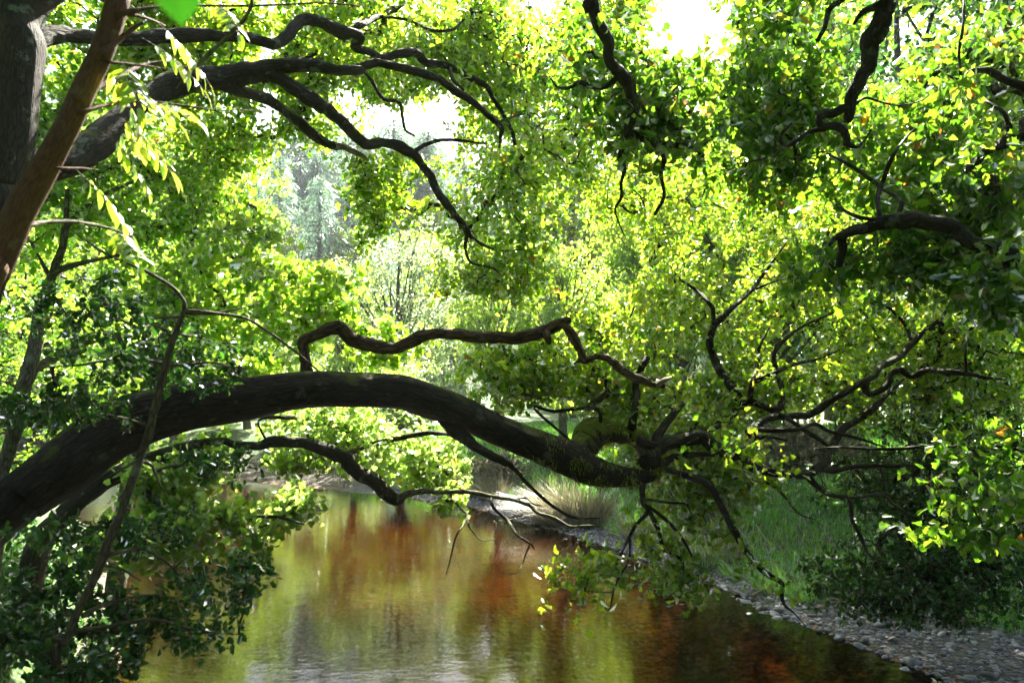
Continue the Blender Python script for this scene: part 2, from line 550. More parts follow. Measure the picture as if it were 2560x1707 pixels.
# ------------------------------------------------------------------ river water
def water_mat():
    m, nt, out = new_mat('river_water')
    L = nt.links
    geo = node(nt, 'ShaderNodeNewGeometry')
    mp = node(nt, 'ShaderNodeMapping')
    mp.inputs['Scale'].default_value = (1.0, 2.3, 1)
    mp.inputs['Rotation'].default_value = (0, 0, R(-8))
    L.new(geo.outputs['Position'], mp.inputs[0])
    n1 = node(nt, 'ShaderNodeTexNoise', Scale=7.0, Detail=3.0, Roughness=.55, Distortion=.4)
    n2 = node(nt, 'ShaderNodeTexNoise', Scale=1.1, Detail=2.0)
    L.new(mp.outputs[0], n1.inputs['Vector'])
    L.new(mp.outputs[0], n2.inputs['Vector'])
    mixh = node(nt, 'ShaderNodeMath', operation='MULTIPLY_ADD')
    L.new(n2.outputs[0], mixh.inputs[0])
    mixh.inputs[1].default_value = 2.2
    L.new(n1.outputs[0], mixh.inputs[2])
    b = node(nt, 'ShaderNodeBump', Strength=.5, Distance=.0025)
    L.new(mixh.outputs[0], b.inputs['Height'])
    g = node(nt, 'ShaderNodeBsdfGlossy', Roughness=.0)
    g.inputs[0].default_value = (1, 1, 1, 1)
    t = node(nt, 'ShaderNodeBsdfTransparent')
    t.inputs[0].default_value = (.285, .185, .04, 1)
    f = node(nt, 'ShaderNodeFresnel', IOR=1.33)
    L.new(b.outputs[0], g.inputs['Normal'])
    L.new(b.outputs[0], f.inputs['Normal'])
    mx = node(nt, 'ShaderNodeMixShader')
    L.new(f.outputs[0], mx.inputs[0])
    L.new(t.outputs[0], mx.inputs[1])
    L.new(g.outputs[0], mx.inputs[2])
    L.new(mx.outputs[0], out.inputs[0])
    return m


wx = np.linspace(-45, 12, 40)
wy = np.linspace(-12, 40, 40)
WX, WY = np.meshgrid(wx, wy)
k = (np.arange(39)[:, None] * 40 + np.arange(39)[None, :]).ravel()
river = mesh_obj('river_water', np.stack([WX, WY, np.zeros_like(WX)], -1).reshape(-1, 3), np.stack([k, k + 1, k + 41, k + 40], -1), water_mat())
river['kind'] = 'structure'
river['label'] = 'shallow peat-brown river with ripples over a rust coloured bed'


# ------------------------------------------------------------------ gravel bank along the far shore
def stone_mat():
    m, nt, out = new_mat('river_stone')
    L = nt.links
    oi = node(nt, 'ShaderNodeObjectInfo')
    a = node(nt, 'ShaderNodeAttribute', attribute_name='tone')
    ad = node(nt, 'ShaderNodeMath', operation='ADD')
    L.new(oi.outputs['Random'], ad.inputs[0])
    L.new(a.outputs['Fac'], ad.inputs[1])
    fr = node(nt, 'ShaderNodeMath', operation='FRACT')
    L.new(ad.outputs[0], fr.inputs[0])
    tc = node(nt, 'ShaderNodeNewGeometry')
    n = node(nt, 'ShaderNodeTexNoise', Scale=35.0, Detail=5.0)
    L.new(tc.outputs['Position'], n.inputs['Vector'])
    base = ramp(nt, fr.outputs[0], [(0, (.07, .067, .078)), (.35, (.17, .164, .20)), (.75, (.31, .30, .355)), (.97, (.45, .44, .49)), (1, (.14, .12, .10))])
    mu = node(nt, 'ShaderNodeMixRGB', blend_type='MULTIPLY', Fac=.6)
    L.new(base, mu.inputs[1])
    L.new(ramp(nt, n.outputs[0], [(.3, (.45, .45, .45)), (.7, (1, 1, 1))]), mu.inputs[2])
    p = node(nt, 'ShaderNodeBsdfPrincipled', Roughness=.5)
    b = node(nt, 'ShaderNodeBump', Strength=.3, Distance=.01)
    L.new(n.outputs[0], b.inputs['Height'])
    L.new(b.outputs[0], p.inputs['Normal'])
    L.new(mu.outputs[0], p.inputs['Base Color'])
    L.new(p.outputs[0], out.inputs[0])
    return m


M['stone'] = stone_mat()
m, nt, out = new_mat('gravel_sheet')
geo = node(nt, 'ShaderNodeNewGeometry')
vo = node(nt, 'ShaderNodeTexVoronoi', Scale=22.0)
nt.links.new(geo.outputs['Position'], vo.inputs['Vector'])
p = node(nt, 'ShaderNodeBsdfPrincipled', Roughness=.7)
nt.links.new(ramp(nt, vo.outputs['Color'], [(0, (.03, .027, .025)), (.6, (.07, .065, .065)), (1, (.12, .115, .12))]), p.inputs['Base Color'])  # dark tones stand for shade in the gaps between stones
bb = node(nt, 'ShaderNodeBump', Strength=.9, Distance=.03)
nt.links.new(vo.outputs['Distance'], bb.inputs['Height'])
bb.invert = True
nt.links.new(bb.outputs[0], p.inputs['Normal'])
nt.links.new(p.outputs[0], out.inputs[0])
M['gravel'] = m

shore = catmull(np.array([(x, y, 0) for x, y in RIGHT_SHORE[2:12]]), 12)
st = nrm(np.gradient(shore, axis=0))
sn_ = np.stack([st[:, 1], -st[:, 0], 0 * st[:, 0]], -1)        # away from the water
off = np.linspace(-.25, 1, 8)
wid = 1.25 + 1.3 * sm(8.5, 5.5, shore[:, 1]) + .25 * np.sin(np.linspace(0, 14, len(shore)))
G3 = shore[:, None, :] + sn_[:, None, :] * (off[None, :, None] * wid[:, None, None])
G3[..., 2] = height(G3[..., 0], G3[..., 1]) + .006
a_, b_ = G3.shape[:2]
k = (np.arange(a_ - 1)[:, None] * b_ + np.arange(b_ - 1)[None, :]).ravel()
gravel = mesh_obj('gravel_bank', G3.reshape(-1, 3), np.stack([k, k + b_, k + b_ + 1, k + 1], -1), M['gravel'])
gravel['kind'] = 'structure'
gravel['label'] = 'grey stony bank along the far side of the river'


def ico():
    t = (1 + 5 ** .5) / 2
    v = nrm(np.array([(-1, t, 0), (1, t, 0), (-1, -t, 0), (1, -t, 0), (0, -1, t), (0, 1, t), (0, -1, -t), (0, 1, -t), (t, 0, -1), (t, 0, 1), (-t, 0, -1), (-t, 0, 1)], float))
    f = np.array([(0, 11, 5), (0, 5, 1), (0, 1, 7), (0, 7, 10), (0, 10, 11), (1, 5, 9), (5, 11, 4), (11, 10, 2), (10, 7, 6), (7, 1, 8),
                  (3, 9, 4), (3, 4, 2), (3, 2, 6), (3, 6, 8), (3, 8, 9), (4, 9, 5), (2, 4, 11), (6, 2, 10), (8, 6, 7), (9, 8, 1)])
    return v, f


def ico2():
    v, f = ico()
    v = list(v)
    cache = {}

    def mid(a, b):
        key = (min(a, b), max(a, b))
        if key not in cache:
            q = v[a] + v[b]
            v.append(q / np.linalg.norm(q))
            cache[key] = len(v) - 1
        return cache[key]
    nf = []
    for a, b, c in f:
        ab, bc, ca = mid(a, b), mid(b, c), mid(c, a)
        nf += [(a, ab, ca), (b, bc, ab), (c, ca, bc), (ab, bc, ca)]
    return np.array(v), np.array(nf)


IV, IF = ico()
IV2, IF2 = ico2()
stone_meshes = []
for q in range(7):
    g = np.random.default_rng(100 + q)
    v = IV2.copy()
    for _ in range(9):                       # flatten random sides: water-worn, slightly angular
        nn = nrm(g.normal(size=3))
        lim = g.uniform(.4, .75)
        dd = v @ nn
        v -= np.maximum(dd - lim, 0)[:, None] * nn * .9
    v *= np.array([1.0, g.uniform(.6, .85), g.uniform(.35, .6)])
    o = mesh_obj('stone', v, IF2, M['stone'], smooth=True)
    stone_meshes.append(o.data)
    bpy.data.objects.remove(o)

n_st = 13000
ti = rng.uniform(0, 1, n_st) ** 1.6
idx = (ti * (len(shore) - 1)).astype(int)
ro = rng.uniform(-.32, 1.0, n_st)
pos = shore[idx] + sn_[idx] * (ro * wid[idx])[:, None] + rng.normal(0, .08, (n_st, 3)) * np.array([1, 1, 0])
size = .016 + .042 * rng.beta(1.2, 4, n_st) + .05 * (rng.uniform(size=n_st) < .06) * rng.uniform(.2, 1, n_st)
pos[:, 2] = height(pos[:, 0], pos[:, 1]) + size * .2
big = np.argsort(-size / pos[:, 1])
u_, v_ = px(pos)
inf = (u_ > 1000) & (u_ < 2570) & (v_ < 1720)
big = [b for b in big if inf[b]][:300]
for b in big:
    o = bpy.data.objects.new('stone', stone_meshes[b % 7])
    COL.objects.link(o)
    o.parent = gravel
    o.location = pos[b]
    s = size[b] * 1.15
    o.scale = (s, s, s)
    o.rotation_euler = (rng.uniform(-.3, .3), rng.uniform(-.3, .3), rng.uniform(0, 6.28))
rest = np.setdiff1d(np.where((u_ > 950) & (u_ < 2750) & (v_ < 1850) & (pos[:, 1] > 1))[0], big)
N = len(rest)
ang = rng.uniform(0, 6.28, N)
sv = np.stack([rng.uniform(.8, 1.2, N), rng.uniform(.55, .9, N), rng.uniform(.35, .6, N)], -1) * size[rest][:, None]
v = IV[None] * sv[:, None, :] * (1 + rng.normal(0, .10, (N, 12, 1)))
c, s = np.cos(ang)[:, None], np.sin(ang)[:, None]
v = np.stack([v[..., 0] * c - v[..., 1] * s, v[..., 0] * s + v[..., 1] * c, v[..., 2]], -1) + pos[rest][:, None, :]
fc = (IF[None] + (np.arange(N) * 12)[:, None, None]).reshape(-1, 3)
o = mesh_obj('pebbles', v.reshape(-1, 3), fc, M['stone'], parent=gravel, smooth=True, attrs={'tone': np.repeat(rng.uniform(0, 1, N), 12)})
o['kind'] = 'stuff'
# two or three stones standing clear in the shallows
for i, (uu, vv, ss) in enumerate([(1863, 1503, .16), (1935, 1535, .12), (1908, 1486, .09), (1790, 1470, .07)]):
    d = EYE / ((vv - HV) / F)
    q = at(uu, vv, d)
    o = bpy.data.objects.new('stone', stone_meshes[i])
    COL.objects.link(o)
    o.location = (q[0], q[1], -.02)
    o.scale = (ss, ss, ss * .8)
    o.rotation_euler = (.1, -.1, i * 1.3)
    o['label'] = ['largest flat grey stone standing in the shallows off the gravel bank', 'rounded grey stone in the shallows nearer the hanging oak twig',
                  'small grey stone in the shallows close against the gravel bank', 'tiny stone in shallow water by the stony shore'][i]
    o['category'] = 'stone'
    o['group'] = 'stones standing in the shallows'

# ================================================================== leaf shapes
def half_leaf(prof, fold=.22, curl=.18):
    """prof: (t, half width); returns verts (x along, y across, z) and quads/tris of a leaf folded on its midrib"""
    n = len(prof)
    t = np.array([a for a, _ in prof])
    ww = np.array([b for _, b in prof])
    z0 = -curl * t * t
    mid = np.stack([t, 0 * t, z0], -1)
    lf = np.stack([t, ww, z0 + fold * ww], -1)
    rt = np.stack([t, -ww, z0 + fold * ww], -1)
    V = np.vstack([mid, lf, rt])
    q, tr = [], []
    for i in range(n - 1):
        if i == n - 2 and ww[-1] < 1e-6:
            tr += [(i, i + 1, n + i), (i + 1, i, 2 * n + i)]
        elif i == 0 and ww[0] < 1e-6:
            tr += [(0, 1, n + 1), (1, 0, 2 * n + 1)]
        else:
            q += [(i, i + 1, n + i + 1, n + i), (i + 1, i, 2 * n + i, 2 * n + i + 1)]
    return V, np.array(q, int).reshape(-1, 4), np.array(tr, int).reshape(-1, 3)


def fan_leaf(pts, cup=.15):
    """palmate leaf as a fan round the stalk point"""
    P = np.array(pts, float)
    z = -cup * (P[:, 0] ** 2) + cup * .6 * np.abs(P[:, 1])
    V = np.vstack([[[.12, 0, 0]], np.column_stack([P, z])])
    n = len(P)
    tr = np.array([(0, i, i + 1) for i in range(1, n)])
    return V, np.zeros((0, 4), int), tr


LEAF = {}
LEAF['oak_hi'] = half_leaf([(0, .0), (.06, .025), (.16, .05), (.25, .15), (.33, .08), (.45, .25), (.53, .14), (.67, .33), (.76, .20), (.88, .25), (1, 0)], .2, .2)
LEAF['oak'] = half_leaf([(0, .0), (.14, .05), (.30, .19), (.38, .11), (.62, .34), (.74, .22), (.88, .24), (1, 0)], .25, .25)
LEAF['oak_lo'] = half_leaf([(0, .0), (.30, .21), (.42, .12), (.70, .35), (1, 0)], .25, .25)
LEAF['hazel'] = half_leaf([(0, .0), (.15, .22), (.5, .38), (.8, .24), (1, 0)], .2, .2)
LEAF['rowan'] = half_leaf([(0, .0), (.2, .13), (.55, .17), (.85, .09), (1, 0)], .2, .35)
LEAF['holly'] = half_leaf([(0, 0), (.12, .12), (.22, .28), (.33, .17), (.48, .32), (.6, .18), (.74, .25), (.84, .10), (1, 0)], .35, .25)
LEAF['small'] = half_leaf([(0, 0), (.35, .28), (.7, .26), (1, 0)], .2, .2)
mp = [(.0, -.06), (-.08, -.28), (.10, -.26), (.02, -.5), (.22, -.42), (.42, -.58), (.46, -.36), (.62, -.22), (.78, -.26), (.84, -.1), (1.05, 0)]
LEAF['maple'] = fan_leaf(mp + [(x, -y) for x, y in mp[::-1][1:]])


def leaf_frames(direc, normal):
    x = nrm(direc)
    z = nrm(normal - x * np.sum(normal * x, -1, keepdims=True))
    y = np.cross(z, x)
    return np.stack([x, y, z], -1)            # columns


def leaves_mesh(name, kind, pos, fr, size, tone, mat, parent, origin=None, low=None, split=None):
    """one mesh of many leaves; leaves where split is True take the plainer shape low"""
    groups = [(kind, np.arange(len(pos)))] if low is None else [(kind, np.where(~split)[0]), (low, np.where(split)[0])]
    Vs, Q, Tr, tn, base = [], [], [], [], 0
    for kd, ix in groups:
        if not len(ix):
            continue
        V, q, t = LEAF[kd]
        kv = len(V)
        W = np.einsum('nij,kj->nki', fr[ix], V) * size[ix][:, None, None] + pos[ix][:, None, :]
        o = (np.arange(len(ix)) * kv)[:, None, None] + base
        if len(q):
            Q.append((q[None] + o).reshape(-1, 4))
        if len(t):
            Tr.append((t[None] + o).reshape(-1, 3))
        Vs.append(W.reshape(-1, 3))
        tn.append(np.repeat(tone[ix], kv))
        base += kv * len(ix)
    fs = ([np.vstack(Q)] if Q else []) + ([np.vstack(Tr)] if Tr else [])
    return mesh_obj(name, np.vstack(Vs), fs, mat, parent=parent, smooth=False, attrs={'tone': np.concatenate(tn)}, origin=origin)


LEAF['plain'] = (np.array([(0, 0, 0), (.38, .20, .03), (.74, .32, .0), (1, 0, -.2), (.74, -.32, .0), (.38, -.20, .03)], float), np.array([(0, 3, 2, 1), (0, 5, 4, 3)]), np.zeros((0, 3), int))
LEAF['plain_maple'] = (np.array([(0, 0, 0), (-.05, .40, .03), (.45, .52, .0), (.95, 0, -.12), (.45, -.52, .0), (-.05, -.40, .03)], float), np.array([(0, 3, 2, 1), (0, 5, 4, 3)]), np.zeros((0, 3), int))


_single = {}


def single_leaf_meshes(kind, mat):
    key = (kind, mat.name)
    if key not in _single:
        res = []
        for tn in (.1, .3, .5, .62, .75, .88):
            V, q, t = LEAF[kind]
            o = mesh_obj('leaf', V, [f for f in (q, t) if len(f)], mat, smooth=False, attrs={'tone': np.full(len(V), tn)})
            res.append(o.data)
            bpy.data.objects.remove(o)
        _single[key] = res
    return _single[key]


import mathutils


# ================================================================== trees with traced limbs
class Tree:
    def __init__(self, name, label, cat, base, bark, group=None):
        self.base = np.array(base, float)
        self.root = thing(name, label, cat, base, group)
        self.bark = bark
        self.samp = []          # (pos, radius) of the whole skeleton
        self.k = 0

    def limb(self, pts, d0=None, d1=None, pre=(), name='branch', sides=10, rough=.07, bark=None, label=None, wig=.035, attach=True, post=(), dmid=None, wsc=1.0, kink=.09):
        """pts: photograph pixels (u, v, width); depth runs from d0 to d1; pre / post: world points (x,y,z,r)"""
        self.k += 1
        g = np.random.default_rng(self.k * 17 + len(pts))
        A = np.array(pts, float)
        if d0 is None:
            S = np.vstack([s[0] for s in self.samp])
            uu, vv = px(S)
            j = np.argmin(np.hypot(uu - A[0, 0], vv - A[0, 1]))
            d0 = S[j, 1]
        if d1 is None:
            d1 = d0
        s = np.concatenate([[0], np.cumsum(np.hypot(np.diff(A[:, 0]), np.diff(A[:, 1])))])
        s /= s[-1]
        d = d0 + (d1 - d0) * s
        if dmid is not None:
            d += dmid * np.sin(np.pi * s)
        d += wig * d * np.sin(np.pi * s) * np.sin(s * g.uniform(5, 10) + g.uniform(0, 6))
        W = [at(u, v, dd) for (u, v, _), dd in zip(A, d)]
        r = [ww * wsc / 2 / F * dd for (_, _, ww), dd in zip(A, d)]
        W = [np.array(q[:3]) for q in pre] + W + [np.array(q[:3]) for q in post]
        r = [q[3] for q in pre] + r + [q[3] for q in post]
        if self.samp and not len(pre):           # grow out of the nearest wood
            S = np.vstack([q[0] for q in self.samp])
            j = int(np.argmin(np.sum((S - W[0]) ** 2, 1)))
            gap = float(np.linalg.norm(S[j] - W[0]))
            if .02 < gap < .9:
                W.insert(0, S[j])
                r.insert(0, r[0] * 1.1)
        n_per = 7 if sides > 8 else 4
        C = catmull(np.column_stack([np.array(W), np.array(r)]), n_per)
        P, rad = C[:, :3], np.maximum(C[:, 3], .0012)
        # small kinks, as old wood has
        jit = g.normal(0, 1, P.shape)
        jit[1:-1] = (jit[:-2] + 2 * jit[1:-1] + jit[2:]) / 3
        jit[0] = jit[-1] = 0
        P = P + jit * (np.minimum(rad, .05) * kink)[:, None]
        self.samp.append((P, rad))
        V, q, t, bc = tube(P, rad, sides, rough, seed=self.k)
        o = mesh_obj(name, V, [q, t], bark or self.bark, parent=self.root, attrs={'bark': bc}, origin=self.base)
        if label:
            o['label'] = label
        return o

    def grow(self, targets, n_leaf, size, kind, mat, hi=None, n_single=120, up=.7, droop=.25, spread=.12, jit=.35, twig=None, tone=(.1, .95),
             loose=.012, hifrac=.22, odd=.004, minr=.0016, sides=4, along=2):
        """join every target to the nearest wood already grown, then hang leaves on the new twigs"""
        tg = np.asarray(targets, float)
        N = len(tg)
        S = np.vstack([s[0] for s in self.samp])
        SR = np.concatenate([s[1] for s in self.samp])
        best = np.empty(N)
        src = np.empty(N, int)
        for i in range(N):
            dd = np.sum((S - tg[i]) ** 2, 1)
            src[i] = np.argmin(dd)
            best[i] = dd[src[i]]
        npos = list(S)
        parent_edge = [-1] * len(S)
        edges, par = [], []
        done = np.zeros(N, bool)
        g = np.random.default_rng(N + 5)
        for step in range(N):
            b = np.where(done, 1e18, best)
            i = int(np.argmin(b))
            done[i] = True
            a = npos[src[i]]
            e = tg[i]
            L = math.sqrt(best[i])
            m1 = a + (e - a) * .35 + g.normal(0, .10, 3) * L + np.array([0, 0, .06 * L])
            m2 = a + (e - a) * .7 + g.normal(0, .09, 3) * L
            edges.append((a, m1, m2, e))
            par.append(parent_edge[src[i]])
            ei = len(edges) - 1
            for q in (m1, m2, e):
                npos.append(q)
                parent_edge.append(ei)
                nd = np.sum((tg - q) ** 2, 1) * 1.0
                imp = (nd < best) & ~done
                best[imp] = nd[imp]
                src[imp] = len(npos) - 1
        E = np.array(edges)
        cnt = np.ones(len(E))
        for i in range(len(E) - 1, -1, -1):
            if par[i] >= 0:
                cnt[par[i]] += cnt[i]
        r0 = minr * np.sqrt(cnt) ** .95 * 1.15
        r0 = np.minimum(r0, .03)
        r1 = np.maximum(minr * .7, r0 * .7)
        rad = r0[:, None] + (r1 - r0)[:, None] * np.array([0, .35, .7, 1.0])[None]
        # a curved line through each edge
        Pc = np.stack([E[:, 0], E[:, 1], E[:, 2], E[:, 3]], 1)
        V, q = thin_tubes(Pc, rad, sides)
        tw = mesh_obj('twigs', V, q, twig or M['twig_bark'], parent=self.root, attrs={'bark': V * np.array([1, 1, 1])}, origin=self.base)
        tw['kind'] = 'stuff'
        # leaves: a tuft at each tip, a few along the twig
        tips = E[:, 3]
        dire = nrm(E[:, 3] - E[:, 2])
        P = np.repeat(tips, n_leaf, 0)
        D = np.repeat(dire, n_leaf, 0)
        back = g.uniform(0, spread, len(P))[:, None]
        P = P - D * back
        LD = nrm(D * .55 + nrm(g.normal(size=P.shape)) * 1.0 - np.array([0, 0, droop]))
        if along:
            tt = g.uniform(.25, .95, (len(E), along))
            q0 = (E[:, 1][:, None] * (1 - tt[..., None]) + E[:, 3][:, None] * tt[..., None]).reshape(-1, 3)
            P = np.vstack([P, q0])
            LD = np.vstack([LD, nrm(nrm(g.normal(size=q0.shape)) - np.array([0, 0, droop]))])
        NM = nrm(np.array([0, 0, up]) + g.normal(0, .55, P.shape))
        fr = leaf_frames(LD, NM)
        sz = size * g.uniform(1 - jit, 1 + jit * .8, len(P))
        P = P + LD * (.12 * sz)[:, None] + g.normal(0, 1, P.shape) * loose
        tn = tone[0] + (tone[1] - tone[0]) * g.beta(2, 2, len(P))
        cl = g.normal(0, .09, len(tips))
        tn[:len(tips) * n_leaf] += np.repeat(cl, n_leaf)
        tn = np.clip(tn, 0, .9)
        tn[g.uniform(size=len(P)) < odd] = 1.3
        uu, vv = px(P)
        inframe = (uu > 0) & (uu < 2560) & (vv > 0) & (vv < 1707) & (P[:, 1] > .3)
        app = np.where(inframe, sz / np.maximum(P[:, 1], .3), 0)
        order = np.argsort(-app)[:n_single]
        mask = np.zeros(len(P), bool)
        mask[order] = True
        rest_ = ~mask
        cut = np.quantile(app[rest_], 1 - hifrac)
        fol = leaves_mesh('foliage', kind, P[rest_], fr[rest_], sz[rest_], tn[rest_], mat, self.root, self.base, low='plain_maple' if kind == 'maple' else 'plain', split=app[rest_] < cut)
        fol['kind'] = 'stuff'
        if n_single:
            ms = single_leaf_meshes(hi or kind, mat)
            for i in order:
                o = bpy.data.objects.new('leaf', ms[min(5, int(tn[i] * 6))])
                COL.objects.link(o)
                o.parent = self.root
                Mx = np.eye(4)
                Mx[:3, :3] = fr[i] * sz[i]
                Mx[:3, 3] = P[i] - self.base
                o.matrix_local = mathutils.Matrix(Mx.tolist())
        return fol


def blob(u, v, ru, rv, d0, d1, n, g=rng, hollow=.0):
    """n points in an upright elliptic volume that is ru x rv photograph pixels wide at its middle depth"""
    dm = (d0 + d1) / 2
    c = at(u, v, dm)
    a, b, hd = ru / F * dm, rv / F * dm, (d1 - d0) / 2
    m = int(n * 2.1)
    q = nrm(g.normal(size=(m, 3))) * (g.uniform(hollow, 1, (m, 1)) ** (1 / 2.4)) * (1 + .16 * g.normal(size=(m, 1)))
    p = c + q * np.array([a, hd, b])
    # lacy crown: keep the points where a slow wave field is high, so sprays and gaps form
    w = np.zeros(m)
    for k in range(6):
        dv = nrm(g.normal(size=3)) * g.uniform(2.2, 6.5)
        w += np.sin(p @ dv + g.uniform(0, 6.28))
    w += g.normal(0, 1.1, m)
    return p[np.argsort(-w)[:n]]


def thin(P, r):
    keep = []
    for q in P:
        if not keep or np.min(np.sum((np.array(keep) - q) ** 2, 1)) > r * r:
            keep.append(q)
    return np.array(keep)


def outside(P, holes):
    """drop points that would close the gaps seen in the crown"""
    u, v = px(P)
    ok = np.ones(len(P), bool)
    for (hu, hv, hr, hs) in holes:
        ok &= ((u - hu) / hr) ** 2 + ((v - hv) / hs) ** 2 > 1
    return P[ok]

# ------------------------------------------------------------------ oak leaning out over the river, with the mossy limb
oakA = Tree('leaning_oak', 'old oak leaning out over the river with a thick dark mossy limb', 'tree', (-3.5, 3.3, 1.2), M['oak_bark'])
trunk_px = T('B1', [(-100, 1990, 340), (150, 1800, 340), (450, 1590, 390), (750, 1380, 370), (1150, 1235, 300), (1600, 1170, 280), (2000, 1112, 240), (2352, 1108, 232)])
trunk_px += T('B2', [(450, 1125, 240), (650, 1185, 240), (850, 1255, 215), (1000, 1340, 200), (1200, 1420, 200), (1400, 1500, 210), (1560, 1565, 215)])
trunk_px += T('C2', [(1660, 170, 190), (1800, 205, 160), (1950, 222, 130), (2070, 215, 95), (2140, 150, 80)])
oakA.limb(trunk_px, 3.6, 5.2, pre=[(-3.6, 3.1, .9, .52), (-3.3, 3.3, 1.45, .42)], name='trunk', kink=.03, sides=30, rough=.055, wig=.0, label='thick leaning trunk with green moss on its far end')
# loop that swells out of the limb, then runs on to the right
oakA.limb(T('B2', [(1540, 1540, 150), (1640, 1470, 190), (1695, 1400, 215), (1770, 1380, 170), (1840, 1395, 125), (1930, 1405, 110), (2010, 1440, 110), (2060, 1520, 110)]) + T('C2', [(2080, 140, 100), (2080, 215, 90)]),
          5.1, 5.15, dmid=.25, sides=16, rough=.06, wig=0, bark=M['mossy_bark'])
oakA.limb(T('B2', [(1955, 1370, 60), (1975, 1260, 52), (1990, 1150, 48), (1985, 1050, 46), (2025, 960, 45), (2060, 900, 40)]), None, 5.3, sides=9)
oakA.limb(T('B2', [(2120, 1560, 70), (2125, 1420, 60), (2200, 1300, 52), (2290, 1200, 40)]), 5.15, 5.5, sides=9)
oakA.limb(T('B2', [(2010, 1440, 70), (2120, 1470, 70), (2240, 1420, 70), (2352, 1400, 60)]) + T('B3', [(330, 1350, 50), (480, 1240, 45), (560, 1180, 30)]), 5.2, 6.2, sides=9)
# main run to the right
oakA.limb(T('C2', [(2060, 120, 110), (2150, 20, 95), (2260, -10, 90)]) + T('B3', [(250, 1420, 95), (330, 1490, 92)]) + T('C3', [(380, 40, 82), (480, 110, 72), (620, 170, 62), (780, 200, 60), (940, 200, 56),
          (1020, 170, 44), (1100, 180, 36), (1300, 150, 32), (1600, 150, 28), (1800, 140, 20)]), 5.15, 5.9, sides=12)
oakA.limb(T('C3', [(970, 185, 45), (1060, 110, 48)]) + T('B3', [(1150, 1390, 50), (1270, 1300, 50), (1380, 1220, 42), (1460, 1140, 26), (1560, 1040, 16)]), None, 6.3, sides=8)
oakA.limb(T('C3', [(-30, 165, 52), (60, 95, 46), (200, 75, 40), (380, 70, 35), (480, 50, 30), (600, -20, 26)]) + T('B3', [(680, 1415, 20), (800, 1440, 12)]), 5.2, 5.5, sides=8)
oakA.limb(T('C3', [(-20, 160, 40), (60, 190, 34), (150, 215, 42), (290, 270, 46), (350, 370, 45), (420, 500, 43), (500, 650, 42), (580, 770, 40), (680, 860, 38), (770, 915, 32), (770, 990, 26), (790, 1060, 18),
          (850, 1110, 10), (930, 1200, 6)]), None, 5.0, sides=9)
oakA.limb(T('C3', [(60, 185, 26), (180, 215, 24), (340, 240, 22), (440, 235, 18), (530, 222, 12)]), None, 5.4, sides=6)
oakA.limb(T('C3', [(530, 235, 18), (700, 270, 20), (790, 350, 18), (880, 460, 14), (990, 500, 7)]), None, 5.2, sides=6)
oakA.limb(T('C3', [(940, 215, 46), (1010, 290, 40), (1100, 340, 35), (1210, 365, 28), (1230, 500, 25), (1290, 620, 22), (1350, 740, 15), (1450, 780, 8)]), None, 5.4, sides=8)
oakA.limb(T('C3', [(1210, 360, 24), (1420, 340, 20), (1500, 400, 18), (1620, 480, 14), (1700, 520, 7)]), None, 5.6, sides=6)
# limb that climbs in a fork through the bright leaves
oakA.limb(T('B3', [(500, 1190, 66), (470, 1130, 62), (380, 1000, 56), (320, 880, 50), (300, 790, 46), (330, 690, 42), (430, 590, 36), (560, 470, 30), (620, 400, 24), (720, 260, 16), (800, 150, 9)]), None, 6.6, sides=9)
oakA.limb(T('B3', [(325, 690, 32), (322, 600, 30), (290, 540, 28), (200, 450, 22), (110, 390, 15), (40, 300, 8)]), None, 6.0, sides=7)
oakA.limb(T('B3', [(560, 470, 18), (700, 410, 14), (800, 380, 8)]), None, 6.9, sides=5)
oakA.limb(T('B3', [(560, 1170, 40), (580, 1050, 32), (620, 900, 26), (620, 840, 20), (690, 700, 10)]), None, 6.6, sides=7)
oakA.limb(T('B3', [(575, 1060, 34), (720, 1000, 32), (860, 940, 25), (1000, 910, 18), (1150, 850, 9)]), None, 6.5, sides=7)
oakA.limb(T('B3', [(740, 1240, 46), (770, 1120, 40), (740, 1000, 35), (720, 870, 33), (850, 730, 25), (1000, 650, 18), (1150, 590, 10)]), 6.0, 6.9, sides=7)
oakA.limb(T('B3', [(560, 1380, 60), (700, 1290, 48), (820, 1280, 45), (960, 1270, 50), (1060, 1200, 46), (1200, 1110, 45), (1340, 1040, 45), (1420, 960, 42), (1530, 900, 44), (1620, 810, 40), (1700, 730, 32), (1800, 650, 26), (1870, 560, 14)]), 5.6, 6.6, sides=9)
oakA.limb(T('B3', [(1620, 800, 28), (1580, 690, 25), (1490, 590, 22), (1400, 540, 16), (1250, 490, 12), (1200, 430, 8)]), None, 7.0, sides=6)
oakA.limb(T('B3', [(1340, 1140, 44), (1460, 1080, 42), (1480, 1010, 42), (1550, 980, 38), (1620, 1020, 40), (1720, 980, 38), (1830, 990, 36), (1970, 1000, 34), (2100, 1030, 24), (2230, 1040, 12)]), 5.9, 5.4, sides=8, rough=.1)
oakA.limb(T('B3', [(1975, 1000, 20), (1970, 850, 16), (1990, 720, 18), (2090, 690, 8)]), None, 5.4, sides=5)
oakA.limb(T('B3', [(640, 1370, 34), (860, 1370, 30), (980, 1330, 26), (1080, 1380, 26), (1250, 1420, 20), (1430, 1480, 12)]), 5.6, 5.9, sides=6)
oakA.limb(T('B3', [(770, 1270, 30), (900, 1360, 30), (1010, 1430, 26), (1100, 1500, 18)]), 5.8, 6.0, sides=6)
oakA.limb(T('B2', [(1320, 1230, 20), (1450, 1250, 24), (1600, 1235, 24), (1740, 1240, 26), (1755, 1330, 26)]), 5.35, 5.25, sides=6)
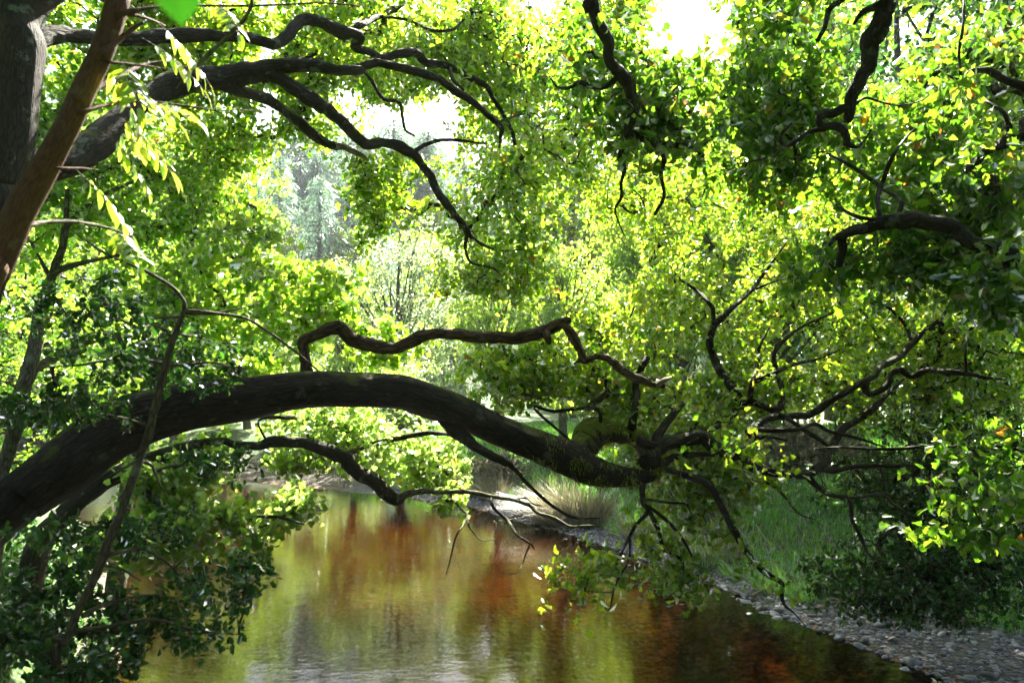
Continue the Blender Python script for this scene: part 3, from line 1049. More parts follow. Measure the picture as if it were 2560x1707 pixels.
# twigs hanging below the limb
oakA.limb(T('C2', [(2040, 240, 50), (2025, 300, 42), (2030, 380, 38), (2060, 450, 34), (1990, 530, 22), (1930, 640, 20), (1890, 720, 15), (1840, 830, 9)]), None, 5.0, sides=7)
oakA.limb(T('C2', [(1945, 620, 18), (1940, 760, 16), (1880, 870, 16), (1840, 960, 14), (1820, 1070, 9), (1790, 1085, 7), (1755, 1000, 5)]), None, 4.9, sides=6)
oakA.limb(T('C2', [(2070, 440, 34), (2130, 560, 28), (2170, 690, 24), (2270, 750, 18), (2295, 830, 13), (2200, 870, 8)]), None, 5.2, sides=6)
oakA.limb(T('C2', [(2080, 420, 26), (2200, 520, 26), (2300, 640, 20), (2352, 740, 12)]), None, 5.3, sides=6)
oakA.limb(T('C2', [(2060, 370, 20), (2200, 390, 18), (2310, 400, 14), (2352, 470, 8)]), None, 5.5, sides=5)
oakA.limb(T('C2', [(1840, 970, 9), (1790, 975, 8), (1700, 970, 7), (1600, 960, 5), (1480, 930, 4)]), None, 4.8, sides=5)
# drooping side branch that ends over the stony shore
oakA.limb(T('B2', [(660, 1170, 120), (760, 1330, 100), (870, 1430, 82), (1000, 1520, 62)]) + T('C2', [(1130, 125, 46), (1200, 180, 30), (1290, 280, 24), (1400, 380, 22), (1500, 450, 20), (1600, 490, 15), (1750, 490, 7)]),
          None, 4.8, sides=10)
# the dead branch above the limb
oakA.limb(T('B1', [(2010, 1060, 90), (2000, 980, 74), (1995, 870, 70), (1990, 790, 76), (2080, 745, 70), (2190, 705, 92)]) + T('B2', [(60, 715, 90), (150, 780, 90), (300, 830, 95), (430, 835, 88), (540, 780, 84), (640, 745, 66),
          (800, 750, 76), (1000, 770, 86), (1150, 770, 76), (1300, 750, 82), (1400, 720, 84), (1480, 680, 72), (1555, 652, 44)]),
          4.75, 5.0, name='dead_branch', sides=14, rough=.085, wig=.01, bark=M['dead_bark'], label='bare dead branch with peeling brown bark, lying above the limb')
oakA.limb(T('B2', [(1400, 720, 60), (1408, 770, 46), (1418, 800, 34)]), 4.97, 4.95, name='dead_branch', sides=8, bark=M['dead_bark'])
oakA.limb(T('B2', [(1500, 690, 40), (1540, 712, 54), (1580, 770, 60), (1620, 850, 54), (1648, 915, 52), (1720, 895, 42), (1800, 905, 54), (1870, 960, 56), (1960, 1020, 56), (2080, 1070, 46), (2172, 1085, 36)]),
          4.98, 4.8, name='dead_branch', sides=10, rough=.09, wig=.01, bark=M['dead_bark'], label='broken dead branch end hanging down')
oakA.limb(T('B2', [(2120, 1080, 36), (2165, 1050, 34), (2215, 1030, 22)]), None, 4.8, name='dead_branch', sides=7, bark=M['dead_wood'])
# moss hanging from the far end of the limb
def moss_strands(tree, segs, n, ln):
    g = np.random.default_rng(n)
    P0 = []
    for (Pa, Ra, a, b) in segs:
        k = g.integers(a, b, n)
        off = nrm(np.column_stack([g.normal(size=n) * .6, -np.abs(g.normal(size=n)), g.normal(size=n) * .9]))
        P0.append(Pa[k] + off * Ra[k][:, None] * .98 + g.normal(0, .012, (n, 3)))
    P0 = np.vstack(P0)
    # patchy: thick in places, nearly bare in others
    pw = np.sin(P0 @ np.array([23., 11, 31])) + np.sin(P0 @ np.array([-37., 19, 12]) + 1) + np.sin(P0 @ np.array([9., -14, 47]) + 2)
    P0 = P0[pw + g.normal(0, .5, len(P0)) > .1]
    N = len(P0)
    L = (.25 + .9 * g.beta(1.3, 3, N)) * ln
    side = nrm(np.column_stack([g.normal(size=N), g.normal(size=N), np.zeros(N)]))
    tipd = np.column_stack([g.normal(0, .2, N), g.normal(0, .2, N) - .25, -np.ones(N)])
    tip = P0 + nrm(tipd) * L[:, None]
    V = np.stack([P0 - side * .0028, P0 + side * .0028, (P0 + tip) / 2 + side * .002 + np.array([0, -.008, 0]), tip], 1)
    f = (np.array([[0, 1, 2], [0, 2, 3]])[None] + (np.arange(N) * 4)[:, None, None]).reshape(-1, 3)
    o = mesh_obj('moss', V.reshape(-1, 3), f, M['moss_strand'], parent=tree.root, smooth=False, attrs={'tone': np.repeat(g.uniform(0, 1, N), 4)}, origin=tree.base)
    o['kind'] = 'stuff'
    o['label'] = 'shaggy yellow-green moss on the limb'


s0, s1 = oakA.samp[0], oakA.samp[1]
n0 = len(s0[0])
moss_strands(oakA, [(s0[0], s0[1], int(n0 * .70), int(n0 * .84)), (s0[0], s0[1], int(n0 * .82), n0), (s1[0], s1[1], 5, len(s1[0]))], 3600, .045)

gA = np.random.default_rng(21)
tg = [blob(2230, 440, 230, 200, 5.0, 7.0, 172, gA), blob(2800, 620, 260, 380, 5.6, 9.0, 420, gA), blob(1500, 90, 170, 130, 7.0, 9.5, 330, gA), blob(1700, 820, 330, 190, 6.1, 8.6, 478, gA), blob(2050, 700, 330, 300, 6.6, 9.2, 665, gA), blob(2350, 850, 280, 260, 6.2, 8.8, 551, gA), blob(1700, 520, 300, 230, 6.4, 9.4, 463, gA),
      blob(1500, 960, 220, 110, 5.3, 6.8, 217, gA), blob(1290, 930, 160, 90, 5.2, 6.4, 159, gA), blob(1900, 980, 330, 130, 5.9, 7.7, 333, gA), blob(1820, 1230, 190, 110, 4.9, 6.2, 130, gA),
      blob(1740, 1130, 200, 90, 5.1, 6.4, 130, gA), blob(2270, 430, 300, 220, 7.0, 10.0, 334, gA), blob(1560, 790, 150, 120, 5.6, 7.0, 130, gA),
      blob(1480, 1440, 110, 30, 4.7, 5.1, 23, gA), blob(1720, 1450, 130, 35, 4.9, 5.3, 23, gA), blob(1950, 1400, 90, 60, 4.9, 5.4, 23, gA), blob(1640, 1370, 70, 60, 5.0, 5.4, 20, gA)]
tg = outside(np.vstack(tg), [(1720, 60, 110, 110), (1500, 660, 110, 130), (1340, 560, 120, 150), (1990, 870, 75, 60), (1740, 890, 80, 45), (2020, 1100, 120, 50), (1990, 1330, 130, 110)])
oakA.grow(tg, 13, .062, 'oak_lo', M['oak_leaf'], hi='oak_hi', n_single=300, up=.5, spread=.32, loose=.035, along=4, tone=(.15, .95), odd=.006, minr=.0020)

# ------------------------------------------------------------------ oak at the left edge with the long upper limbs
oakB = Tree('tall_oak', 'tall oak with lichen-grey bark and long limbs arching high over the water', 'tree', (-2.9, 3.2, 1.4), M['oak_bark_lichen'])
oakB.limb(T('A1', [(-60, 1600, 300), (10, 1250, 300), (80, 950, 300), (120, 600, 310), (150, 300, 320), (165, 0, 320)]), 3.1, 3.3, pre=[(-2.95, 3.1, 1.1, .27), (-2.75, 3.1, 1.6, .22)], post=[(-1.9, 3.5, 5.0, .2), (-1.7, 3.9, 6.6, .12), (-1.2, 4.4, 8, .04)],
          name='trunk', kink=0, wsc=.84, sides=20, rough=.05, wig=.0)
oakB.limb(T('A1', [(60, 1180, 240), (250, 1100, 250), (450, 1040, 250), (640, 930, 230), (800, 780, 180), (1000, 620, 180), (1200, 525, 180), (1400, 510, 170), (1600, 480, 160), (1800, 440, 135), (2000, 420, 112), (2200, 458, 76), (2352, 458, 62)])
          + T('A2', [(150, 450, 60), (280, 415, 60), (400, 430, 60), (550, 470, 66), (700, 520, 66), (800, 590, 60), (880, 640, 55), (960, 700, 50), (1060, 790, 45), (1110, 835, 34), (1100, 900, 24), (1090, 970, 12)]), 3.25, 5.9, wsc=.84, sides=16, name='limb', rough=.085)
oakB.limb(T('A1', [(1430, 540, 110), (1520, 575, 92), (1650, 620, 90), (1800, 680, 80), (1900, 750, 80), (2000, 840, 76), (2100, 920, 76), (2200, 960, 62)]), None, 5.3, wsc=.84, sides=11, name='limb')
oakB.limb(T('A1', [(2180, 955, 58), (2250, 965, 50), (2330, 1000, 42), (2405, 1045, 24)]), None, 5.35, wsc=.84, sides=8, bark=M['dead_wood'], label='pale barkless broken end of the limb')
oakB.limb(T('A1', [(1720, 470, 120), (1820, 510, 112), (1950, 590, 110), (2080, 690, 102), (2200, 760, 96), (2300, 860, 92)]) + T('A2', [(220, 940, 84), (330, 930, 68), (440, 960, 76), (520, 1010, 76), (590, 1080, 70), (640, 1150, 66), (700, 1270, 62), (780, 1370, 60), (850, 1460, 50), (910, 1550, 38)])
          + T('B2', [(830, 0, 34), (880, 90, 30), (870, 180, 24), (900, 270, 22), (980, 300, 18), (1060, 320, 14), (1110, 370, 7)]), None, 6.2, wsc=.84, sides=12, name='limb', rough=.08)
oakB.limb(T('B2', [(885, 85, 22), (980, 160, 22), (1100, 200, 18), (1280, 200, 12), (1310, 280, 6)]), None, 6.6, wsc=.84, sides=6)
oakB.limb(T('A2', [(540, 990, 40), (680, 920, 28), (850, 920, 24), (1000, 940, 14)]), None, 5.9, wsc=.84, sides=7)
oakB.limb(T('A2', [(190, 440, 34), (230, 490, 30), (280, 560, 30), (340, 650, 32), (440, 670, 26), (460, 760, 24), (480, 850, 20), (540, 890, 16)]), None, 5.6, wsc=.84, sides=7)
oakB.limb(T('A1', [(140, 330, 200), (300, 240, 150), (480, 235, 120), (700, 260, 100), (880, 260, 95), (1050, 235, 108), (1300, 230, 100), (1500, 240, 86), (1650, 255, 80), (1800, 290, 82), (1900, 210, 90), (1960, 135, 82), (2060, 130, 82), (2200, 190, 82), (2352, 240, 90)])
          + T('A2', [(150, 300, 70), (260, 350, 56), (340, 380, 60), (450, 350, 68), (560, 350, 68), (610, 410, 60), (720, 420, 55), (850, 480, 52), (1000, 560, 44), (1050, 640, 32), (1120, 750, 32), (1170, 850, 30), (1200, 950, 26), (1250, 1020, 14)]), 3.3, 6.4, wsc=.84, sides=12, name='limb', rough=.08)
oakB.limb(T('A1', [(2100, 150, 70), (2250, 230, 70), (2340, 170, 60)]) + T('A2', [(290, 110, 50), (420, 60, 30), (560, -40, 16)]), None, 6.2, wsc=.84, sides=7)
oakB.limb(T('A2', [(300, 110, 24), (480, 130, 22), (600, 180, 22), (700, 205, 24), (800, 190, 22), (880, 110, 16), (960, 60, 8)]), None, 6.0, wsc=.84, sides=6)
oakB.limb(T('A2', [(770, 440, 32), (790, 520, 30), (860, 590, 20)]), None, 5.4, wsc=.84, sides=6)
oakB.limb(T('A2', [(1100, 790, 16), (1300, 740, 14), (1380, 770, 14), (1460, 700, 8)]), None, 6.6, wsc=.84, sides=5)
gB = np.random.default_rng(22)
tb = [blob(420, 130, 330, 170, 4.4, 7.4, 478, gB), blob(800, 90, 330, 150, 4.8, 8.2, 609, gB), blob(1180, 170, 330, 200, 5.4, 9.0, 899, gB), blob(1330, 380, 260, 170, 5.8, 8.6, 300, gB), blob(1250, 580, 170, 150, 5.8, 7.6, 120, gB),
      blob(930, 470, 130, 110, 5.6, 7.0, 116, gB), blob(720, 250, 120, 100, 5.6, 7.4, 116, gB), blob(560, 350, 180, 110, 5.2, 7.4, 188, gB), blob(880, 530, 110, 90, 6.0, 7.2, 87, gB), blob(1230, 690, 150, 80, 5.9, 7.2, 101, gB),
      blob(700, -120, 700, 90, 4.4, 7.5, 174, gB)]
tb = outside(np.vstack(tb), [(665, 285, 45, 60), (960, 290, 50, 45), (1040, 330, 70, 60), (870, 230, 50, 40), (660, 145, 55, 28), (1120, 270, 40, 45), (930, 350, 80, 45), (730, 480, 70, 130), (780, 520, 120, 130)])
oakB.grow(tb, 13, .062, 'oak_lo', M['oak_leaf'], hi='oak_hi', n_single=200, up=.5, spread=.32, loose=.035, along=4, tone=(.1, .9), odd=.003, minr=.0020)

# ------------------------------------------------------------------ oak on the far bank at the right whose limbs reach in from the side and from above
oakC = Tree('right_bank_oak', 'oak standing on the stony bank whose crooked limbs hang in from above', 'tree', (6.4, 3.6, float(height(6.4, 3.6)) - .1), M['oak_bark'])
b0 = oakC.base
P_ = np.array([(6.4, 3.6, b0[2]), (6.3, 3.6, 2.4), (6.2, 3.7, 4.2), (6.0, 3.8, 6.2), (5.6, 3.9, 8.0), (5.4, 4.0, 9.5)])
Cc = catmull(np.column_stack([P_, [.36, .29, .25, .2, .13, .05]]), 8)
oakC.samp.append((Cc[:, :3], Cc[:, 3]))
V, q, t, bc = tube(Cc[:, :3], Cc[:, 3], 18, .06, seed=91)
mesh_obj('trunk', V, [q, t], M['oak_bark'], parent=oakC.root, attrs={'bark': bc}, origin=oakC.base)
oakC.limb(T('A2', [(1700, -60, 72), (1705, 20, 74), (1725, 130, 80), (1790, 260, 76), (1820, 400, 80), (1880, 470, 86), (1940, 550, 90), (1960, 650, 66), (1960, 750, 60), (1930, 850, 54), (1900, 950, 40), (1880, 1040, 30), (1910, 1110, 26), (1890, 1200, 22), (1890, 1290, 19), (1850, 1380, 14), (1910, 1540, 8)]),
          4.3, 4.8, pre=[(5.95, 3.8, 6.3, .15), (4.4, 3.9, 7.2, .12), (2.4, 4.1, 6.9, .10), (.9, 4.25, 5.9, .085)], sides=12, name='limb', rough=.09, wig=.01)
oakC.limb(T('A2', [(1870, 490, 46), (1800, 560, 36), (1700, 570, 34), (1620, 540, 30), (1560, 570, 26), (1480, 575, 18), (1420, 500, 10)]), None, 4.7, sides=7)
oakC.limb(T('A2', [(1965, 690, 46), (2050, 830, 42), (2110, 940, 40), (2170, 1030, 36), (2150, 1150, 26), (2170, 1280, 22), (2110, 1400, 22)]), None, 4.9, sides=8)
oakC.limb(T('A2', [(1940, 860, 42), (2050, 920, 42), (2180, 950, 46)]) + T('A3', [(100, 950, 40), (230, 985, 36), (260, 1080, 24), (280, 1180, 16), (250, 1290, 8)]), None, 5.0, sides=8)
oakC.limb(T('A3', [(230, 975, 26), (160, 900, 24), (110, 870, 14)]), None, 5.2, sides=6)
oakC.limb(T('A3', [(230, 970, 28), (330, 880, 16), (440, 740, 14), (500, 560, 12), (540, 420, 7)]), None, 5.4, sides=6)
oakC.limb(T('A3', [(110, 820, 16), (190, 700, 18), (240, 620, 16), (340, 600, 8)]), 4.9, 5.1, sides=5)
oakC.limb(T('A3', [(1480, -80, 108), (1460, 20, 108), (1430, 120, 108), (1380, 215, 118), (1345, 260, 108), (1350, 380, 90), (1300, 500, 86), (1245, 600, 86), (1212, 700, 82), (1210, 790, 66)]),
          3.7, 3.9, pre=[(5.95, 3.8, 6.4, .16), (4.6, 3.6, 7.0, .13), (3.0, 3.6, 6.4, .12), (2.1, 3.65, 5.3, .11)], sides=14, name='limb', rough=.09, wig=.0, label='thick crooked limb hanging down with a sawn-off stub')
oakC.limb(T('A3', [(1205, 690, 66), (1120, 730, 55), (1030, 752, 52), (1010, 790, 50), (1040, 822, 52), (1150, 840, 60), (1190, 900, 54), (1195, 935, 40), (1260, 962, 15), (1300, 930, 13), (1360, 840, 8)]), None, 3.8, sides=10, rough=.1, wig=0)
oakC.limb(T('A3', [(1060, 840, 36), (950, 860, 30), (850, 930, 34), (790, 950, 30), (760, 890, 24), (830, 810, 12)]), None, 3.9, sides=8)
oakC.limb(T('A3', [(725, 900, 12), (720, 1000, 12), (600, 1050, 12), (470, 1075, 8)]), 4.0, 4.3, sides=5)
oakC.limb(T('A3', [(1400, 40, 60), (1290, 90, 36), (1240, 160, 18)]), None, 3.8, sides=6)
oakC.limb(T('A3', [(1420, -30, 60), (1260, -50, 46), (1160, 0, 40), (1080, 70, 38), (1050, 180, 30), (1000, 270, 28)]), None, 3.9, sides=7)
oakC.limb(T('A3', [(1250, 680, 26), (1320, 640, 20), (1420, 670, 14), (1560, 690, 12), (1700, 650, 10), (1830, 570, 5)]), None, 4.2, sides=5)
oakC.limb(T('A3', [(2600, 700, 60), (2352, 572, 52), (2220, 520, 50), (2120, 462, 45), (2020, 470, 40), (1930, 520, 26), (1850, 490, 10)]), 4.2, 4.0, pre=[(6.1, 3.7, 5.2, .12), (4.6, 3.9, 4.2, .09)], sides=9, name='limb', wig=.0)
oakC.limb(T('A3', [(1940, 500, 20), (1930, 350, 20), (1950, 200, 20), (1960, 0, 14)]), None, 4.2, sides=5)
oakC.limb(T('A3', [(2600, 770, 84), (2352, 872, 82), (2250, 920, 90), (2160, 985, 54)]), 3.9, 3.8, pre=[(6.15, 3.7, 4.8, .12), (4.4, 3.8, 3.7, .1)], sides=9, name='limb', wig=0)
oakC.limb(T('A3', [(2270, 900, 46), (2260, 850, 40), (2220, 740, 30), (2100, 660, 16)]), None, 4.0, sides=7)
oakC.limb(T('B3', [(2600, 330, 90), (2352, 250, 90), (2130, 190, 84), (2000, 140, 88)]) + T('A3', [(1950, 1540, 88), (1880, 1475, 100), (1750, 1450, 108), (1600, 1440, 110), (1450, 1452, 110), (1310, 1490, 72)]) + T('B3', [(1170, 95, 56), (1165, 200, 58), (1140, 300, 44)]),
          3.5, 3.7, pre=[(6.25, 3.65, 3.0, .14), (4.4, 3.5, 3.3, .10)], sides=14, name='limb', rough=.08, wig=.0, label='thick mossy limb bending down like a hook')
oakC.limb(T('A3', [(1320, 1490, 60), (1220, 1520, 52), (1130, 1545, 40), (1080, 1600, 20)]), None, 3.6, sides=8)
oakC.limb(T('A3', [(1410, 1400, 32), (1398, 1280, 30), (1430, 1180, 30), (1500, 1010, 26), (1600, 880, 16), (1700, 800, 9)]), None, 4.0, sides=7)
oakC.limb(T('A3', [(1530, 1420, 38), (1545, 1310, 30), (1400, 1210, 28), (1250, 1100, 24), (1060, 1000, 12)]), None, 4.2, sides=7)
oakC.limb(T('A3', [(1400, 1440, 30), (1250, 1410, 24), (1120, 1340, 14)]), None, 3.8, sides=6)
oakC.limb(T('B3', [(2200, 210, 44), (2230, 300, 52), (2130, 345, 40)]), None, 3.5, sides=7)
oakC.limb(T('C3', [(2600, 60, 72), (2352, 35, 70), (2250, 10, 76), (2130, 50, 70), (2050, 130, 66), (2030, 210, 58), (1920, 160, 46), (1850, 70, 34), (1790, 20, 26), (1650, 30, 24), (1400, 40, 20), (1150, 30, 16), (980, 40, 8)]),
          4.4, 4.8, pre=[(6.3, 3.6, 2.3, .13), (4.6, 4.2, 2.3, .09)], sides=10, name='limb', rough=.1, wig=.0)
oakC.limb(T('C3', [(1950, 190, 44), (1850, 200, 34), (1740, 260, 24), (1660, 280, 10)]), None, 4.6, sides=6)
gC = np.random.default_rng(23)
tc_ = [blob(1650, 130, 150, 130, 4.2, 5.6, 101, gC), blob(1930, 130, 190, 170, 4.1, 5.8, 174, gC), blob(2330, 330, 260, 170, 3.6, 5.6, 174, gC), blob(1830, 300, 240, 130, 4.2, 5.8, 159, gC), blob(2450, 100, 200, 110, 3.8, 5.6, 66, gC),
       blob(2360, 560, 220, 160, 3.6, 5.0, 159, gC), blob(2200, 670, 220, 80, 3.6, 4.4, 52, gC), blob(2500, 720, 120, 120, 3.0, 4.0, 37, gC), blob(1960, 420, 200, 110, 4.2, 5.6, 87, gC), blob(2400, 1260, 170, 120, 3.5, 4.6, 31, gC),
       blob(2480, 1120, 110, 110, 3.6, 4.8, 18, gC), blob(1600, 330, 170, 150, 4.4, 5.6, 87, gC), blob(1500, 150, 130, 130, 4.4, 5.6, 52, gC), blob(2080, -160, 500, 120, 3.4, 5, 87, gC), blob(2850, 500, 200, 500, 3.2, 5.5, 174, gC)]
tc_ = outside(np.vstack(tc_), [(1715, 60, 95, 95), (2270, 60, 75, 60), (1810, 130, 35, 30), (2480, 60, 60, 40), (1905, 250, 35, 28)])
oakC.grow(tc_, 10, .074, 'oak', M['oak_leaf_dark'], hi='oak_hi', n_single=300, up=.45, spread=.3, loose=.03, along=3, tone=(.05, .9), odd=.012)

# ------------------------------------------------------------------ leaning rowan close by on the left
rowan = Tree('leaning_rowan', 'slim leaning rowan with reddish brown bark crossing in front of the tall oak', 'tree', (-2.05, 1.75, 1.2), M['rowan_bark'])
rowan.limb(T('A1', [(-200, 2050, 300), (-60, 1800, 290), (60, 1560, 280), (150, 1350, 268), (300, 1080, 242), (440, 830, 222), (560, 560, 212), (690, 270, 210), (775, 0, 206), (840, -250, 190)]), 1.8, 2.0,
           pre=[(-2.1, 1.7, .9, .085), (-1.85, 1.72, 1.5, .078)], post=[(-.45, 2.15, 4.6, .05), (-.3, 2.3, 5.6, .02)], name='trunk', wsc=.68, kink=0, sides=20, rough=.03, wig=.0)
rowan.limb(T('A1', [(820, 85, 40), (1000, 50, 20), (1200, 40, 18), (1500, 40, 16), (1800, 35, 14), (2100, 20, 12), (2352, 40, 8)]), 1.95, 2.5, sides=6, wig=.01)
rowan.limb(T('A1', [(540, 730, 34), (700, 690, 22), (850, 670, 20), (1000, 670, 18), (1200, 690, 14), (1400, 720, 10), (1650, 720, 5)]), 1.9, 2.4, sides=6, wig=.01)
rowan.limb(T('A1', [(520, 650, 44), (650, 570, 34), (800, 490, 26), (950, 420, 20), (1150, 390, 8)]), 1.9, 2.3, sides=6, wig=.01)
rowan.limb(T('A1', [(660, 350, 46), (800, 240, 34), (930, 150, 20)]), 1.92, 2.0, sides=7, wig=.01)
rowan.limb(T('A1', [(830, 95, 24), (960, 120, 18), (1080, 170, 8)]), 1.95, 2.1, sides=5, wig=.01)
rowan.limb(T('A1', [(850, -260, 40), (1200, -240, 34), (1560, -130, 28), (1645, 0, 25), (1600, 120, 26), (1500, 230, 26), (1350, 370, 26), (1250, 470, 24), (1150, 580, 10)]), 2.02, 2.2, sides=7, wig=.0, bark=M['grey_bark'])
rowan.limb(T('A1', [(170, 1470, 40), (300, 1450, 26), (500, 1450, 24), (700, 1490, 20), (880, 1550, 10)]), 1.85, 2.3, sides=6, wig=.01, bark=M['grey_bark'])
rowan.limb(T('A1', [(690, 405, 24), (900, 425, 16), (1080, 450, 8)]), 1.93, 2.1, sides=5, wig=.01)
rowan.limb(T('A1', [(380, 1100, 24), (520, 1100, 14), (640, 1110, 6)]), 1.88, 2.0, sides=5, wig=.01)
gR = np.random.default_rng(24)


def pinnate(tree, spots, n_pair, ln, size):
    """feather leaves: pairs of leaflets along a stalk"""
    pos, fr, sz = [], [], []
    stalks = []
    for (p0, dr) in spots:
        p0 = np.asarray(p0)
        dr = nrm(np.asarray(dr))
        sag = np.array([0, 0, -.35])
        side = nrm(np.cross(dr, [0, 0, 1.0]))
        up_ = np.cross(side, dr)
        pts = [p0 + dr * ln * t + sag * ln * t * t for t in (0, .33, .66, 1)]
        stalks.append(pts)
        for q in range(n_pair):
            t = .25 + .75 * q / n_pair
            c = p0 + dr * ln * t + sag * ln * t * t
            for sg in (-1, 1):
                d_ = nrm(side * sg + dr * .55 + np.array([0, 0, -.25]) + gR.normal(0, .12, 3))
                pos.append(c); fr.append((d_, up_ + gR.normal(0, .25, 3))); sz.append(size * (1 - .35 * abs(t - .55)))
        pos.append(np.array(pts[3])); fr.append((nrm(dr + sag * 2), up_)); sz.append(size)
    V, q = thin_tubes(np.array(stalks), np.full((len(stalks), 4), .0012), 4)
    tw = mesh_obj('leaf_stalks', V, q, M['twig_bark'], parent=tree.root, attrs={'bark': V}, origin=tree.base)
    tw['kind'] = 'stuff'
    ms = single_leaf_meshes('rowan', M['rowan_leaf'])
    FR = leaf_frames(np.array([f[0] for f in fr]), np.array([f[1] for f in fr]))
    pos = np.array(pos); sz = np.array(sz)
    order = np.argsort(-sz / pos[:, 1])[:300]
    mask = np.zeros(len(pos), bool); mask[order] = True
    for i in order:
        o = bpy.data.objects.new('leaf', ms[gR.integers(0, 6)])
        COL.objects.link(o)
        o.parent = tree.root
        Mx = np.eye(4); Mx[:3, :3] = FR[i] * sz[i]; Mx[:3, 3] = pos[i] - tree.base
        o.matrix_local = mathutils.Matrix(Mx.tolist())
    if (~mask).any():
        f = leaves_mesh('foliage', 'rowan', pos[~mask], FR[~mask], sz[~mask], gR.uniform(.1, .9, int((~mask).sum())), M['rowan_leaf'], tree.root, tree.base)
        f['kind'] = 'stuff'


sp = []
for P_, r_ in rowan.samp[1:6] + rowan.samp[7:]:
    for k in range(1):
        i = gR.integers(len(P_) // 4, len(P_))
        sp.append((P_[i], np.array([gR.uniform(.1, .9), gR.normal(0, .4), gR.uniform(-.7, .1)])))
for k in range(4):
    i = gR.integers(int(len(rowan.samp[0][0]) * .35), int(len(rowan.samp[0][0]) * .85))
    sp.append((rowan.samp[0][0][i] + np.array([.06, .05, 0]), np.array([gR.uniform(.3, 1), gR.uniform(.1, .6), gR.uniform(-.6, .2)])))
pinnate(rowan, sp, 5, .17, .062)
# one leaf hanging close to the lens at the top of the frame
o = bpy.data.objects.new('leaf', single_leaf_meshes('hazel', M['shade_leaf'])[1])
COL.objects.link(o)
o.parent = rowan.root
Mx = np.eye(4)
Mx[:3, :3] = leaf_frames(np.array([[.02, .1, -1.0]]), np.array([[.2, -1.0, .1]]))[0] * .048
Mx[:3, 3] = at(434, -140, .48) - rowan.base
o.matrix_local = mathutils.Matrix(Mx.tolist())
rowan.limb([(470, -330, 5), (440, -210, 4), (434, -130, 3)], .5, .48, sides=5, wig=0, pre=[(-.55, 1.9, 4.2, .008), (-.4, 1.2, 3.5, .003)], name='twig')

# ------------------------------------------------------------------ holly with its thin stem on the near left bank
holly = Tree('holly', 'dark glossy holly with a thin bare stem rising from the near bank', 'tree', (-1.15, 2.45, .6), M['twig_bark'])
holly.limb(T('C1', [(380, 1500, 60), (440, 1300, 55), (490, 1150, 52), (560, 1000, 52), (620, 880, 56), (680, 720, 60), (750, 550, 56), (800, 430, 55), (870, 220, 52), (920, 80, 52)]) + T('B1', [(965, 1420, 58), (1000, 1280, 50), (1040, 1120, 50), (1080, 960, 46),
           (1110, 850, 42), (1160, 700, 36), (1205, 590, 32), (1190, 510, 24), (1100, 420, 24), (960, 340, 20), (800, 270, 16), (640, 190, 14), (470, 70, 8)]), 2.55, 2.9, pre=[(-1.25, 2.45, .5, .04)], name='trunk', sides=10, rough=.05, wig=.01)
holly.limb(T('B1', [(1205, 590, 28), (1400, 610, 24), (1600, 640, 18), (1750, 730, 16), (1880, 820, 16), (1980, 900, 14), (2080, 990, 13), (2125, 1080, 7)]), None, 3.2, sides=6)
holly.limb(T('B1', [(1205, 610, 22), (1400, 610, 18), (1560, 580, 12), (1700, 540, 6)]), None, 3.1, sides=5)
holly.limb(T('B1', [(1195, 630, 22), (1050, 640, 16), (940, 650, 6)]), None, 3.0, sides=5)
holly.limb(T('B1', [(1150, 740, 20), (1300, 770, 14), (1450, 820, 6)]), None, 3.0, sides=5)
holly.limb(T('B1', [(1145, 740, 18), (1040, 700, 14), (900, 660, 6)]), None, 3.0, sides=5)
holly.limb(T('B1', [(1090, 940, 26), (900, 910, 20), (700, 920, 16), (500, 950, 12), (300, 960, 6)]), None, 3.2, sides=6)
holly.limb(T('B1', [(1085, 950, 26), (1250, 940, 18), (1400, 930, 16), (1530, 970, 13), (1620, 1010, 6)]), None, 3.0, sides=6)
holly.limb(T('B1', [(975, 1350, 20), (840, 1300, 14), (700, 1270, 7)]), None, 2.6, sides=5)
holly.limb(T('C1', [(910, 110, 26), (1000, 160, 18), (1050, 280, 14), (1100, 360, 7)]), None, 2.8, sides=5)
holly.limb(T('C1', [(900, 110, 26), (800, 170, 20), (680, 240, 10)]), None, 2.6, sides=5)
holly.limb(T('C1', [(690, 740, 30), (780, 710, 24), (920, 690, 16), (1060, 760, 14), (1130, 820, 12), (1190, 880, 8)]), None, 2.9, sides=6)
holly.limb(T('C1', [(1130, 820, 18), (1180, 780, 16), (1250, 735, 8)]), None, 2.9, sides=5)
holly.limb(T('C1', [(680, 800, 16), (780, 820, 16), (860, 860, 12), (920, 900, 8)]), None, 2.7, sides=5)
holly.limb(T('C1', [(530, 1130, 40), (620, 1080, 30), (750, 1040, 22), (900, 1000, 16), (1060, 980, 10)]), None, 2.9, sides=6)
holly.limb(T('C1', [(470, 1230, 40), (700, 1200, 26), (1000, 1150, 18), (1300, 1230, 12), (1560, 1250, 6)]), None, 2.9, sides=6)
gH = np.random.default_rng(25)
th_ = [blob(250, 1660, 130, 70, 2.4, 3.0, 60, gH), blob(90, 1580, 150, 130, 2.4, 3.1, 90, gH), blob(380, 900, 280, 90, 2.6, 3.8, 99, gH), blob(120, 1020, 150, 60, 2.6, 3.8, 73, gH), blob(430, 1560, 200, 120, 2.5, 3.3, 68, gH), blob(540, 1480, 110, 120, 2.7, 3.3, 38, gH),
       blob(330, 1330, 140, 70, 2.6, 3.4, 38, gH), blob(560, 1150, 90, 60, 2.8, 3.6, 26, gH), blob(300, 760, 220, 90, 2.9, 4.0, 47, gH), blob(120, 1420, 120, 150, 2.5, 3.2, 34, gH)]
holly.grow(np.vstack(th_), 10, .036, 'holly', M['holly_leaf'], n_single=150, up=.5, droop=.1, spread=.08, tone=(.05, .95), odd=0, minr=.0011, along=3)

